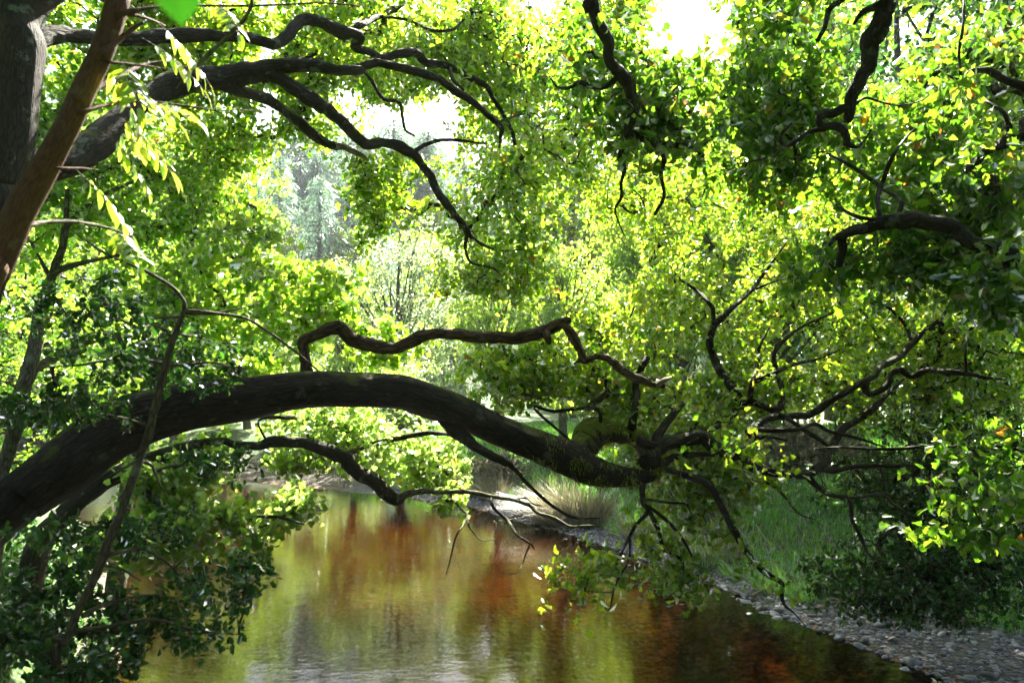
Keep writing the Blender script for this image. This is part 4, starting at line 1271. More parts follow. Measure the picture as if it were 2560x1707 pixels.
# ------------------------------------------------------------------ trees of the left bank
GH = 'leafy trees crowding the left bank'
hz1 = Tree('hazel', 'slim dark-stemmed hazel behind the leaning rowan', 'tree', (-4.0, 4.6, 1.3), M['grey_bark'])
hz1.limb(T('B1', [(-20, 1800, 96), (60, 1500, 92), (120, 1250, 92), (190, 1000, 90), (230, 800, 80), (260, 600, 72), (300, 470, 68), (350, 330, 56), (420, 120, 44), (440, -200, 24)]), 4.7, 4.9, pre=[(-3.4, 4.7, .9, .12)], name='trunk', sides=10)
hz1.limb(T('B1', [(350, 340, 46), (500, 290, 36), (680, 250, 24), (850, 220, 10)]), None, 5.3, sides=7)
hz1.limb(T('B1', [(330, 380, 30), (260, 250, 24), (150, 60, 12)]), None, 5.3, sides=6)
hz1.limb(T('B1', [(420, 60, 34), (600, -120, 30), (900, -260, 20), (1200, -300, 12)]), None, 6.0, sides=6)
g1 = np.random.default_rng(26)
t1 = [blob(230, 560, 260, 180, 4.6, 7.0, 303, g1), blob(410, 550, 200, 160, 5.2, 7.4, 303, g1), blob(150, 330, 170, 120, 4.6, 6.5, 110, g1), blob(100, 130, 130, 150, 4.2, 6.0, 82, g1), blob(60, 760, 120, 110, 5.5, 7.5, 64, g1)]
hz1.grow(np.vstack(t1), 11, .052, 'hazel', M['hazel_leaf'], n_single=200, up=.5, spread=.25, loose=.03, along=4, tone=(.1, .95))

mp1 = Tree('field_maple', 'green maple with dense foliage rising behind the base of the dead branch', 'tree', (-3.6, 6.6, 1.0), M['grey_bark'])
mp1.limb([(330, 1180, 40), (420, 1000, 36), (500, 860, 30), (560, 740, 24), (620, 620, 14), (640, 520, 7)], 6.6, 6.9, pre=[(-3.5, 6.5, .6, .08)], name='trunk', sides=9)
mp1.limb([(500, 860, 22), (620, 790, 18), (740, 760, 12), (830, 720, 6)], None, 6.6, sides=6)
mp1.limb([(560, 740, 18), (680, 700, 14), (780, 660, 7)], None, 7.2, sides=6)
g2 = np.random.default_rng(27)
t2 = [blob(700, 690, 190, 140, 4.8, 7.4, 303, g2), blob(520, 780, 200, 130, 5.6, 7.6, 239, g2), blob(800, 800, 110, 80, 5.9, 7.2, 82, g2), blob(540, 500, 110, 90, 6.2, 7.6, 100, g2), blob(930, 860, 150, 60, 6.2, 7.4, 73, g2), blob(560, 920, 200, 60, 5.8, 7.2, 91, g2)]
mp1.grow(outside(np.vstack(t2), [(830, 560, 160, 110)]), 10, .056, 'maple', M['hazel_leaf'], n_single=150, up=.45, spread=.25, loose=.03, tone=(.25, .95))

tk = Tree('hawthorn', 'tangled small-leaved hawthorn filling the left bank behind the thick limb', 'tree', (-5.4, 7.6, 1.3), M['grey_bark'])
tk.limb([(0, 1150, 40), (60, 950, 34), (110, 800, 28), (160, 650, 16), (200, 540, 8)], 7.4, 7.8, pre=[(-5.4, 7.5, .9, .1)], name='trunk', sides=8)
tk.limb([(70, 930, 26), (200, 860, 20), (330, 820, 14), (430, 760, 7)], None, 8.0, sides=6)
tk.limb([(30, 1050, 26), (140, 1010, 18), (280, 980, 8)], None, 7.6, sides=6)
g3 = np.random.default_rng(28)
t3 = [blob(150, 900, 220, 190, 6.6, 9.6, 385, g3), blob(360, 900, 220, 150, 6.4, 9.0, 348, g3), blob(180, 1130, 240, 110, 5.8, 8.2, 220, g3), blob(250, 680, 280, 100, 7, 9.5, 220, g3), blob(40, 620, 120, 200, 7, 10, 128, g3)]
tk.grow(np.vstack(t3), 11, .05, 'hazel', M['hazel_leaf'], n_single=60, up=.5, spread=.25, loose=.03, tone=(.2, .95))

# maple whose branch dips over the water
mp2 = Tree('sycamore', 'sycamore reaching over the water with bright yellow-green leaves and a bare dipping branch', 'tree', (-3.9, 6.0, .9), M['oak_bark_lichen'])
mp2.limb([(200, 1250, 46), (330, 1170, 42), (470, 1120, 36)] + T('B1', [(1420, 1440, 50), (1560, 1470, 52), (1680, 1475, 56), (1800, 1445, 78), (1950, 1450, 80), (2100, 1495, 82), (2250, 1550, 88)]) + T('C2', [(120, 150, 92), (250, 235, 92), (350, 325, 100), (410, 370, 90), (455, 378, 56)]), 5.4, 6.3,
         pre=[(-3.9, 5.9, .5, .12), (-3.6, 5.6, 1.3, .09)], name='limb', sides=14, rough=.08, wig=.0)
mp2.limb(T('C2', [(430, 370, 62), (500, 330, 46), (580, 315, 38), (720, 320, 34), (900, 320, 30), (1040, 350, 28), (1150, 365, 25), (1280, 400, 28), (1350, 460, 26), (1450, 490, 25), (1560, 545, 18), (1700, 540, 14), (1850, 580, 7)]), None, 5.6, sides=9, wig=.01, bark=M['grey_bark'], name='dead_branch', label='pale bare branch end over the water')
mp2.limb(T('C2', [(1180, 370, 18), (1270, 360, 16), (1320, 400, 14), (1400, 410, 6)]), None, 5.8, sides=5, bark=M['grey_bark'])
mp2.limb(T('C2', [(770, 325, 20), (790, 365, 14), (835, 425, 14), (885, 480, 14), (810, 610, 12), (780, 730, 11), (745, 860, 5)]), None, 5.9, sides=5)
mp2.limb(T('C2', [(885, 480, 12), (890, 530, 11), (920, 580, 11), (980, 635, 9), (1070, 630, 4)]), None, 5.8, sides=5)
mp2.limb(T('C2', [(1040, 350, 26), (1045, 400, 22), (1070, 440, 22), (1150, 510, 22), (1210, 600, 17), (1300, 660, 12), (1325, 700, 7)]), None, 5.6, sides=6)
mp2.limb(T('C2', [(1290, 665, 12), (1260, 740, 11), (1240, 800, 10), (1205, 850, 8), (1110, 850, 4)]), None, 5.5, sides=5)
mp2.limb(T('B2', [(20, 1560, 46), (100, 1525, 42), (250, 1470, 40), (500, 1410, 38), (650, 1390, 34), (770, 1400, 26), (860, 1440, 10)]), None, 6.8, sides=8)
mp2.limb(T('B1', [(1690, 1310, 14), (1850, 1290, 30), (2000, 1300, 26), (2150, 1330, 22), (2300, 1400, 18), (2420, 1480, 8)]), 6.2, 6.8, sides=6)
mp2.limb([(330, 1180, 26), (430, 1280, 20), (560, 1300, 14), (680, 1290, 9), (760, 1310, 4)], None, 5.0, sides=6)
g4 = np.random.default_rng(29)
t4 = [blob(960, 1100, 190, 80, 6.2, 8.0, 229, g4), blob(1060, 1170, 130, 60, 6.2, 7.4, 103, g4), blob(820, 1060, 150, 60, 6.2, 7.6, 126, g4), blob(450, 1170, 140, 80, 5.2, 6.6, 149, g4), blob(420, 1320, 190, 80, 4.8, 6.0, 172, g4),
      blob(660, 1300, 120, 40, 4.9, 5.7, 69, g4), blob(740, 1260, 60, 30, 4.9, 5.4, 25, g4), blob(720, 1150, 90, 50, 5.8, 6.8, 57, g4), blob(300, 1380, 120, 60, 4.8, 6, 69, g4), blob(1120, 1250, 50, 30, 6.0, 6.5, 13, g4), blob(620, 1380, 60, 40, 4.9, 5.4, 18, g4)]
mp2.grow(np.vstack(t4), 9, .054, 'maple', M['maple_leaf'], n_single=250, up=.55, spread=.2, loose=.03, tone=(.1, .92), odd=.01)

# ------------------------------------------------------------------ alder tree that shades the stones
at_ = Tree('alder', 'dark alder tree rising behind the alder bush', 'tree', (5.9, 10.6, float(height(5.9, 10.6)) - .1), M['grey_bark'])
P_ = np.array([(5.9, 10.6, at_.base[2]), (5.8, 10.5, 2.4), (5.7, 10.6, 4.4), (5.5, 10.5, 6.4), (5.5, 10.6, 8.4)])
Cc = catmull(np.column_stack([P_, [.16, .13, .1, .06, .02]]), 6)
at_.samp.append((Cc[:, :3], Cc[:, 3]))
V, q, t, bc = tube(Cc[:, :3], Cc[:, 3], 10, .05, seed=55)
mesh_obj('trunk', V, [q, t], M['grey_bark'], parent=at_.root, attrs={'bark': bc}, origin=at_.base)
g6 = np.random.default_rng(31)
q6 = nrm(g6.normal(size=(620, 3))) * g6.uniform(.2, 1, (620, 1)) ** .45 * np.array([2.5, 2.2, 3.0]) + np.array([5.4, 10.5, 5.6])
at_.grow(q6, 9, .085, 'small', M['alder_leaf'], n_single=0, up=.5, spread=.35, loose=.05, tone=(.1, .95), odd=0, minr=.002, along=3)

# ------------------------------------------------------------------ dark alder scrub over the stones on the right
al = Tree('alder_bush', 'dark alder bush with tangled fine twigs over the stony bank', 'bush', (4.3, 7.2, float(height(4.3, 7.2))), M['grey_bark'])
gz = float(height(4.3, 7.2))
for i, pts in enumerate([[(2290, 1470, 16), (2260, 1380, 13), (2200, 1250, 9), (2120, 1150, 5)], [(2330, 1480, 16), (2330, 1350, 12), (2330, 1200, 9), (2280, 1050, 5)], [(2400, 1470, 16), (2450, 1350, 12), (2500, 1220, 8), (2540, 1080, 5)],
                         [(2270, 1470, 14), (2180, 1420, 10), (2080, 1390, 7), (2000, 1400, 4)], [(2380, 1480, 14), (2380, 1300, 9), (2420, 1130, 6), (2430, 1000, 4)], [(2420, 1500, 12), (2520, 1430, 8), (2600, 1380, 5)],
                         [(2260, 1480, 12), (2160, 1500, 8), (2060, 1510, 4)]]):
    al.limb(pts, 7.0, 6.6 + .3 * (i % 3), sides=6, name='stem')
g5 = np.random.default_rng(30)
t5 = [blob(2420, 1330, 200, 160, 5.0, 6.6, 260, g5), blob(2230, 1330, 230, 130, 5.6, 7.6, 330, g5), blob(2400, 1150, 220, 140, 5.8, 8.0, 330, g5), blob(2150, 1440, 160, 70, 5.4, 6.8, 140, g5), blob(2480, 1380, 130, 130, 5.4, 7.2, 170, g5), blob(2300, 980, 240, 90, 6.5, 8.5, 160, g5), blob(2120, 1200, 120, 90, 6, 7.6, 90, g5)]
bare = np.vstack([blob(2250, 1420, 230, 110, 5.2, 7.0, 260, g5), blob(2420, 1250, 200, 160, 5.4, 7.4, 220, g5), blob(2200, 1180, 200, 120, 5.8, 7.4, 120, g5)])
al.grow(bare, 1, .045, 'small', M['alder_leaf'], n_single=0, along=0, odd=0, minr=.0018)
al.grow(np.vstack(t5 + [blob(2230, 1480, 190, 60, 5.2, 6.4, 160, g5), blob(2340, 1470, 260, 90, 5.0, 6.2, 260, g5)]), 6, .05, 'small', M['alder_leaf'], n_single=0, up=.5, spread=.15, tone=(.1, .95), odd=0, minr=.0016, along=2, twig=M['twig_bark'])


# ================================================================== background trees, each kind built once
def far_tree_mesh(kind, seed):
    """unit proto about 10 m tall: returns trunk (V,faces,bark) and crown mesh data"""
    g = np.random.default_rng(seed)
    if kind == 'larch':
        Hh = 10.0
        P = np.array([(0, 0, 0), (.05, .03, 3), (-.03, .05, 6), (0, 0, 9), (0, 0, 10)], float)
        C = catmull(np.column_stack([P, [.17, .14, .10, .04, .01]]), 5)
        V, q, t, bc = tube(C[:, :3], C[:, 3], 8, .04, seed=seed)
        Vs, Qs, Bs, Ts = [V], [q], [bc], [t]
        off = len(V)
        pos, dr = [], []
        st_, rd = [], []
        for i in range(120):
            z = 1.2 + 8.4 * (i / 120.0)
            a = i * 2.4 + g.uniform(-.4, .4)
            L = (2.3 * (1 - ((z - 1.2) / 8.9) ** 1.3) + .25) * g.uniform(.7, 1.1)
            d_ = np.array([math.cos(a), math.sin(a), 0])
            b = [np.array([0, 0, z]) + d_ * L * tt + np.array([0, 0, .35 * L * tt * (.4 - tt) * (1.2 if z < 6 else .5)]) for tt in (0, .33, .66, 1)]
            st_.append(b)
            rd.append([.03, .022, .014, .006])
            nn = int(70 * L / 2 + 12)
            tt = g.uniform(.1, 1, nn)
            p = np.array(b)[0] * (1 - tt[:, None]) + np.array(b)[3] * tt[:, None]
            p[:, 2] -= .03 + g.uniform(0, .45, nn) * L * .35
            p += g.normal(0, .10, (nn, 3))
            pos.append(p)
            dr.append(nrm(d_ * .5 + np.array([0, 0, -.9]) + g.normal(0, .45, (nn, 3))))
        tv, tq = thin_tubes(np.array(st_), np.array(rd), 4)
        Vs.append(tv); Qs.append(tq + off); Bs.append(tv)
        pos = np.vstack(pos); dr = np.vstack(dr)
        fr = leaf_frames(dr, g.normal(size=pos.shape))
        sz = g.uniform(.22, .42, len(pos))
        return (np.vstack(Vs), [np.vstack(Qs), Ts[0]], np.vstack(Bs)), ('needle_card', pos, fr, sz, g.uniform(0, 1, len(pos)), M['needle'])
    Hh = 10.0
    spec = {'broad': (3.4, 6.2, 3.9, M['far_leaf'], .17, 15000), 'tall': (2.5, 6.0, 4.2, M['far_leaf'], .16, 12000), 'willow': (3.8, 5.4, 4.4, M['willow_leaf'], .14, 15000), 'bush': (4.2, 4.8, 5.0, M['far_leaf'], .2, 11000)}[kind]
    rx, cz, rz, mat, ls, nl = spec
    P = np.array([(0, 0, -.3), (.1, 0, 1.5), (.0, .15, 3.5), (.1, .1, 6), (.1, 0, 8)], float)
    C = catmull(np.column_stack([P, [.26, .2, .16, .1, .03]]), 5)
    V, q, t, bc = tube(C[:, :3], C[:, 3], 9, .06, seed=seed)
    Vs, Qs, Bs = [V], [q], [bc]
    # crown: clumps through the volume, thicker towards the outside
    nc = 70
    cl = nrm(g.normal(size=(nc, 3))) * (g.uniform(.25, 1, (nc, 1)) ** .5) * np.array([rx, rx, rz]) * g.uniform(.8, 1.08, (nc, 1)) + np.array([0, 0, cz])
    cl = cl[cl[:, 2] > (1.2 if kind != 'bush' else .2)]
    st_, rd = [], []
    for c in cl:
        a = np.array([.05, .05, np.clip(c[2] * .55 - .3, .5, 7)])
        m1 = a * .6 + c * .4 + g.normal(0, .15, 3)
        m2 = a * .3 + c * .7 + np.array([0, 0, .2]) + g.normal(0, .15, 3)
        st_.append([a, m1, m2, c]); rd.append([.06, .045, .03, .012])
    tv, tq = thin_tubes(np.array(st_), np.array(rd), 5)
    Qs.append(tq + len(V)); Vs.append(tv); Bs.append(tv)
    per = nl // len(cl)
    cr = g.uniform(.45, 1.05, len(cl)) * rx * .27
    ctone = g.normal(0, .14, len(cl))
    pos = np.repeat(cl, per, 0) + nrm(g.normal(size=(len(cl) * per, 3))) * (g.uniform(.15, 1, (len(cl) * per, 1)) ** .5) * np.repeat(cr, per)[:, None] * np.array([1.15, 1.15, .75])
    tn = np.clip(.45 + np.repeat(ctone, per) + g.normal(0, .13, len(pos)), 0, .98)
    outw = nrm(pos - np.array([0, 0, cz - 1]))
    dr = nrm(g.normal(size=pos.shape) + outw * .5 - np.array([0, 0, .4]))
    fr = leaf_frames(dr, nrm(np.array([0, 0, .8]) + outw * .5 + g.normal(0, .5, pos.shape)))
    sz = ls * g.uniform(.6, 1.3, len(pos))
    return (np.vstack(Vs), [np.vstack(Qs), t], np.vstack(Bs)), ('far', pos, fr, sz, tn, mat)


LEAF['far'] = (np.array([(0, 0, 0), (.5, .36, .06), (1, 0, -.1), (.5, -.36, .06)], float), np.array([(0, 3, 2, 1)]), np.zeros((0, 3), int))
LEAF['needle_card'] = (np.array([(0, -.05, 0), (0, .05, 0), (1, .02, -.05), (1, -.02, -.05)], float), np.array([(0, 3, 2, 1)]), np.zeros((0, 3), int))
PROTO = {}
for kind, seeds in (('broad', (1, 2)), ('tall', (3, 4)), ('willow', (5, 6)), ('bush', (7, 8)), ('larch', (9, 10))):
    for i, sd_ in enumerate(seeds):
        (V, fs, bc), (lk, pos, fr, sz, tn, mat) = far_tree_mesh(kind, sd_)
        a = mesh_obj('trunk', V, fs, M['grey_bark'], attrs={'bark': bc})
        b = leaves_mesh('crown', lk, pos, fr, sz, tn, mat, None)
        PROTO[kind, i] = (a.data, b.data)
        bpy.data.objects.remove(a)
        bpy.data.objects.remove(b)

NAMES = {'broad': ('broadleaf_tree', 'tree'), 'tall': ('slender_tree', 'tree'), 'willow': ('willow', 'tree'), 'bush': ('shrub', 'bush'), 'larch': ('larch', 'tree')}


def plant(kind, i, x, y, Hh, wide, label, group=None, sink=.1, rot=None):
    z = float(height(x, y)) - sink
    nm, cat = NAMES[kind]
    r = thing(nm, label, cat, (x, y, z), group)
    s = Hh / 10.0
    r.scale = (s * wide, s * wide, s)
    r.rotation_euler = (0, 0, random.uniform(0, 6.28) if rot is None else rot)
    for nme, d in zip(('trunk', 'crown'), PROTO[kind, i]):
        o = bpy.data.objects.new(nme, d)
        COL.objects.link(o)
        o.parent = r
        if nme == 'crown':
            o['kind'] = 'stuff'
    return r


def plant_px(kind, i, u, vtop, d, wide, label, group=None):
    x = (u - CX) / F * d
    z = float(height(x, d))
    top = EYE + (HV - vtop) / F * d
    return plant(kind, i, x, d, max(top - z, 1.0), wide, label, group)


# trees and bushes along the far bank that can be told apart
plant_px('willow', 0, 1000, 500, 24, .8, 'pale silvery willow on the far bank behind the dead branch')
plant_px('willow', 1, 1470, 640, 38, 1.1, 'grey-white willow on the far bank above the broken end of the dead branch')
plant_px('broad', 0, 1245, 550, 21, .75, 'rounded green tree on the far bank right of the silvery willow')
plant_px('tall', 0, 880, 640, 25, 1.0, 'slender pale green tree rising behind the silvery willow')
plant_px('broad', 1, 1110, 560, 44, 1.0, 'large light green tree on the slope behind the silvery willow')
plant_px('tall', 1, 1410, 560, 19.5, .9, 'small leafy tree beside the gravel bank behind the mossy limb')
plant_px('broad', 1, 1000, 880, 19, 1.3, 'low tree with twin trunks in the sunlit meadow')
plant_px('broad', 0, 1640, 520, 22, .9, 'green tree on the far bank behind the climbing fork of the leaning oak')
plant_px('willow', 0, 1960, 780, 24, 1.0, 'pale bush-like willow seen through the right-hand oak leaves')
plant_px('broad', 1, 2250, 640, 26, 1.1, 'green tree on the bank behind the alder bush')
plant_px('tall', 0, 2520, 560, 22, 1.2, 'tall green tree behind the right bank oak')
plant_px('bush', 0, 1590, 985, 15.5, 1.2, 'pale shrub at the meadow edge behind the mossy swelling of the limb')
plant_px('bush', 1, 2400, 860, 14, 1.3, 'dark green shrub on the bank behind the alder bush')
plant_px('bush', 0, 1230, 1010, 21, 1.1, 'low green shrub at the meadow edge above the dry tussock')
plant_px('broad', 0, 430, 520, 22, 1.1, 'green tree behind the hawthorn on the left bank')
plant_px('broad', 1, 120, 420, 18, 1.1, 'large green tree behind the tall oak on the left bank')
plant_px('tall', 1, 620, 640, 25, 1.1, 'light green tree behind the field maple')
plant_px('bush', 1, 560, 960, 25, 1.5, 'bright green shrub across the water beyond the sycamore leaves')
plant_px('bush', 0, 780, 960, 27, 1.4, 'sunlit shrub on the far bank beyond the sycamore leaves')
plant_px('larch', 0, 800, 420, 52, 1.1, 'blue-green larch standing tallest on the slope behind the pale willow')
plant_px('larch', 1, 700, 370, 58, 1.1, 'blue-green larch on the slope just left of the tallest larch')
plant_px('larch', 0, 880, 390, 62, 1.0, 'blue-green larch on the slope just right of the tallest larch')
plant_px('larch', 1, 1060, 330, 70, 1.1, 'hazy larch on the slope above the large light green tree')
plant('tall', 0, 10.5, 13.5, 9.5, .9, 'tall leafy tree on the bank behind the alder bush, its crown over the heather')
plant('broad', 0, 9.5, 12.0, 11.0, 1.0, 'broad tree on the right bank beyond the alder bush')
plant('broad', 1, 7.2, 20.5, 10.5, .9, 'leafy tree behind the brown heather bushes')
plant('tall', 1, 8.0, 17.5, 12, 1.0, 'tall tree at the back of the right bank behind the heather')
plant_px('tall', 0, 1420, 300, 33, 1.1, 'tall green tree at the foot of the hill behind the grey-white willow')
plant_px('broad', 1, 1620, 300, 36, .9, 'very tall broad tree at the foot of the hill behind the hanging limb')
plant_px('tall', 1, 1830, 280, 29, 1.2, 'very tall tree at the foot of the hill behind the climbing fork')
plant_px('broad', 0, 2080, 290, 31, .9, 'very tall broad tree behind the hooked mossy limb')
plant_px('tall', 0, 2330, 330, 25, 1.2, 'very tall tree on the right bank behind the crooked hanging limbs')
plant_px('broad', 1, 2600, 250, 24, .9, 'very tall broad tree on the right bank at the edge of the wood')
plant_px('broad', 0, 330, 240, 27, .9, 'very tall tree behind the long upper limbs of the tall oak')
plant_px('tall', 1, 60, 120, 22, 1.2, 'very tall tree behind the trunk of the tall oak')
plant_px('tall', 0, 540, 330, 32, 1.1, 'tall tree beyond the river bend left of the larches')
plant_px('larch', 1, 750, 390, 66, 1.3, 'blue-green larch at the back of the slope between the two foremost larches')
plant_px('larch', 0, 640, 400, 60, 1.3, 'blue-green larch on the slope left of all the other larches')
plant_px('larch', 0, 960, 380, 72, 1.3, 'hazy larch high on the slope behind the large light green tree')
plant_px('larch', 1, 1160, 370, 66, 1.4, 'hazy larch on the slope right of the large light green tree')
plant_px('larch', 0, 1270, 330, 70, 1.4, 'hazy larch on the slope behind the grey-white willow')
plant_px('bush', 0, 830, 850, 31, 1.6, 'sunlit shrub at the river bend below the foremost larches')
plant_px('bush', 1, 700, 840, 34, 1.8, 'sunlit shrub at the river bend behind the base of the dead branch')
plant_px('broad', 1, 760, 640, 40, 1.2, 'light green tree at the foot of the slope below the foremost larches')
plant('broad', 1, 5.3, 15.4, 8.6, .85, 'leafy tree behind the brown heather bushes, its crown over the bright grass')
plant('broad', 0, 4.2, 18.6, 9.2, .75, 'leafy tree on the bank behind the pale heather bush')
plant_px('larch', 0, 690, 318, 84, 1.6, 'hazy larch on the skyline above the leftmost larch')
plant_px('larch', 1, 780, 335, 80, 1.6, 'hazy larch on the skyline above the two foremost larches')
plant_px('larch', 0, 850, 310, 88, 1.6, 'hazy larch on the skyline over the slender pale green tree')
plant_px('larch', 1, 930, 330, 82, 1.6, 'hazy larch on the skyline over the silvery willow')
plant_px('larch', 0, 1010, 305, 90, 1.6, 'hazy larch on the skyline left of the broad light green crown')
plant_px('larch', 1, 1090, 325, 84, 1.6, 'hazy larch on the skyline over the broad light green crown')
plant_px('larch', 0, 735, 300, 70, 1.9, 'broad larch high on the slope above the sunlit shrubs of the river bend')
plant_px('larch', 1, 815, 285, 74, 1.9, 'broad larch high on the slope above the slender pale green tree')
plant_px('larch', 0, 900, 295, 70, 1.9, 'broad larch high on the slope left of the silvery willow')
plant_px('larch', 1, 985, 280, 74, 1.9, 'broad larch high on the slope above the silvery willow')
plant_px('larch', 0, 1070, 300, 70, 1.9, 'broad larch high on the slope right of the silvery willow')
# the unseen wood the photographer stands in; leaves darkened to cut bounced light
for i, (x, y, hh) in enumerate([(-5.5, -1.0, 11), (-8.5, 3.0, 12), (-2.5, -4.0, 12), (1.8, -4.5, 11), (5.2, -5.5, 12), (-6, -6, 13), (9.5, -2.0, 12), (-11, -3, 12), (0, -9, 13), (5, -11, 13), (-5, -12, 13), (12, -8, 13), (10.5, 4.5, 11), (-12, 8, 12)]):
    r_ = plant('broad', i % 2, x, y, hh, 1.1, 'tall unseen tree of the wood on the near bank, leaves darkened to cut bounced light', 'trees of the wood on the near bank')
    for c_ in r_.children:
        if c_.name.startswith('crown'):
            c_.material_slots[0].link = 'OBJECT'
            c_.material_slots[0].material = M['alder_leaf']
# woods on the hillside
GL = {'larch': ('blue-green larch in the hazy wood on the hillside', 'larches of the hillside wood'), 'broad': ('broad hazy green tree in the wood on the hillside', 'broad trees of the hillside wood'),
      'tall': ('slender hazy green tree in the wood on the hillside', 'slender trees of the hillside wood'), 'willow': ('pale grey-green tree in the wood on the hillside', 'pale trees of the hillside wood')}
placed = []
gw = np.random.default_rng(77)
tries = 0
while len(placed) < 120 and tries < 5000:
    tries += 1
    y = 42 + 85 * gw.uniform() ** 1.2
    x = gw.uniform(-.82, .82) * y
    md = 3.6 + y * .02
    if any((x - a) ** 2 + (y - b) ** 2 < md * md for a, b in placed):
        continue
    placed.append((x, y))
    kk = gw.choice(['larch', 'broad', 'tall', 'willow'], p=[.4, .3, .2, .1])
    Hh = {'larch': gw.uniform(9, 14), 'broad': gw.uniform(6, 9), 'tall': gw.uniform(7, 10), 'willow': gw.uniform(5, 7)}[kk]
    plant(kk, int(gw.integers(0, 2)), x, y, Hh, gw.uniform(.9, 1.2), GL[kk][0], GL[kk][1])


# ------------------------------------------------------------------ gorse / heather scrub, dry tussocks, grass
def blades(name, roots, lens, widths, lean, mat, parent, tone, origin=None, curve=.5):
    N = len(roots)
    g = np.random.default_rng(N)
    side = nrm(np.column_stack([g.normal(size=N), g.normal(size=N), np.zeros(N)]))
    up_ = nrm(np.column_stack([lean[:, 0], lean[:, 1], np.ones(N)]))
    sag = nrm(np.column_stack([lean[:, 0], lean[:, 1], np.full(N, 1e-3)])) * np.minimum(np.linalg.norm(lean, axis=1), 1.2)[:, None]
    m_ = roots + up_ * (lens * .55)[:, None]
    tip = roots + up_ * (lens * .85)[:, None] + sag * (lens * curve * .5)[:, None] - np.array([0, 0, 1]) * (lens * curve * .22 * np.linalg.norm(lean, axis=1))[:, None]
    wv = side * (widths / 2)[:, None]
    V = np.stack([roots - wv, roots + wv, m_ + wv * .8, m_ - wv * .8, tip], 1)
    o = (np.arange(N) * 5)[:, None, None]
    return mesh_obj(name, V.reshape(-1, 3), [(np.array([[0, 1, 2, 3]])[None] + o).reshape(-1, 4), (np.array([[3, 2, 4]])[None] + o).reshape(-1, 3)], mat, parent=parent, smooth=False,
                    attrs={'tone': np.repeat(tone, 5)}, origin=origin)


def tussock(u, v, d, n, ln, label, mat='dry_grass', lean0=(0, 0), spread=.5, rad=.22):
    g = np.random.default_rng(int(u * 7 + v))
    x = (u - CX) / F * d
    z = float(height(x, d))
    a = g.uniform(0, 6.28, n)
    rr = rad * np.sqrt(g.uniform(0, 1, n))
    roots = np.column_stack([x + rr * np.cos(a), d + rr * np.sin(a), np.full(n, z - .03)])
    lean = np.column_stack([np.cos(a), np.sin(a)]) * (spread * g.uniform(.2, 1.5, n) * (.4 + rr / rad))[:, None] + np.array(lean0) + g.normal(0, .12, (n, 2))
    o = blades('grass_tussock', roots, ln * g.uniform(.55, 1.15, n), np.full(n, .007 * d / 10), lean, M[mat], None, np.clip(g.beta(2, 2, n), 0, 1), origin=(x, d, z))
    o.location = (x, d, z)
    o['label'] = label
    o['category'] = 'tussock'
    o['group'] = 'grass tussocks on the far bank'
    return o


tussock(1400, 1250, 13.2, 1500, 1.05, 'large pale dry tussock bending over the gravel bank below the mossy limb', lean0=(-.5, -.15), rad=.35, spread=.55)
tussock(1475, 1250, 13.0, 800, .9, 'pale dry tussock just right of the largest one', lean0=(-.1, -.1), rad=.3)
tussock(1330, 1235, 14.0, 500, .7, 'small straw tussock at the edge of the gravel left of the largest one', lean0=(-.3, -.2))
tussock(1235, 1215, 15.6, 420, .75, 'brownish tussock hanging over the shore by the fallen twigs', lean0=(-.3, -.4))
tussock(1800, 1330, 10.4, 700, .7, 'dry brown tussock beside the bright green grass', lean0=(-.5, -.3), rad=.3)
tussock(1700, 1315, 11.0, 420, .6, 'thin straw tussock behind the hanging oak twig', lean0=(-.3, -.2))
tussock(1600, 1290, 11.8, 420, .6, 'short straw tussock between the gravel and the meadow', lean0=(-.2, -.2))
tussock(2080, 1230, 11.5, 420, .55, 'greenish tussock at the top of the bright grass', mat='grass')
tussock(1130, 1195, 17.0, 320, .6, 'small tussock on the shore beneath the bright sycamore leaves', lean0=(-.3, -.3))


for i, (uu, vv, dd) in enumerate([(1560, 1265, 12.2), (1655, 1290, 11.3), (1755, 1330, 10.2), (1850, 1365, 9.6), (1930, 1400, 9.0), (2020, 1420, 8.6), (1290, 1220, 14.6), (1185, 1205, 16.2)]):
    tussock(uu, vv, dd, 260, .42 + .1 * (i % 3), 'tuft of long green grass where the bank meets the gravel', mat='grass', lean0=(-.35, -.3), rad=.18, spread=.6)
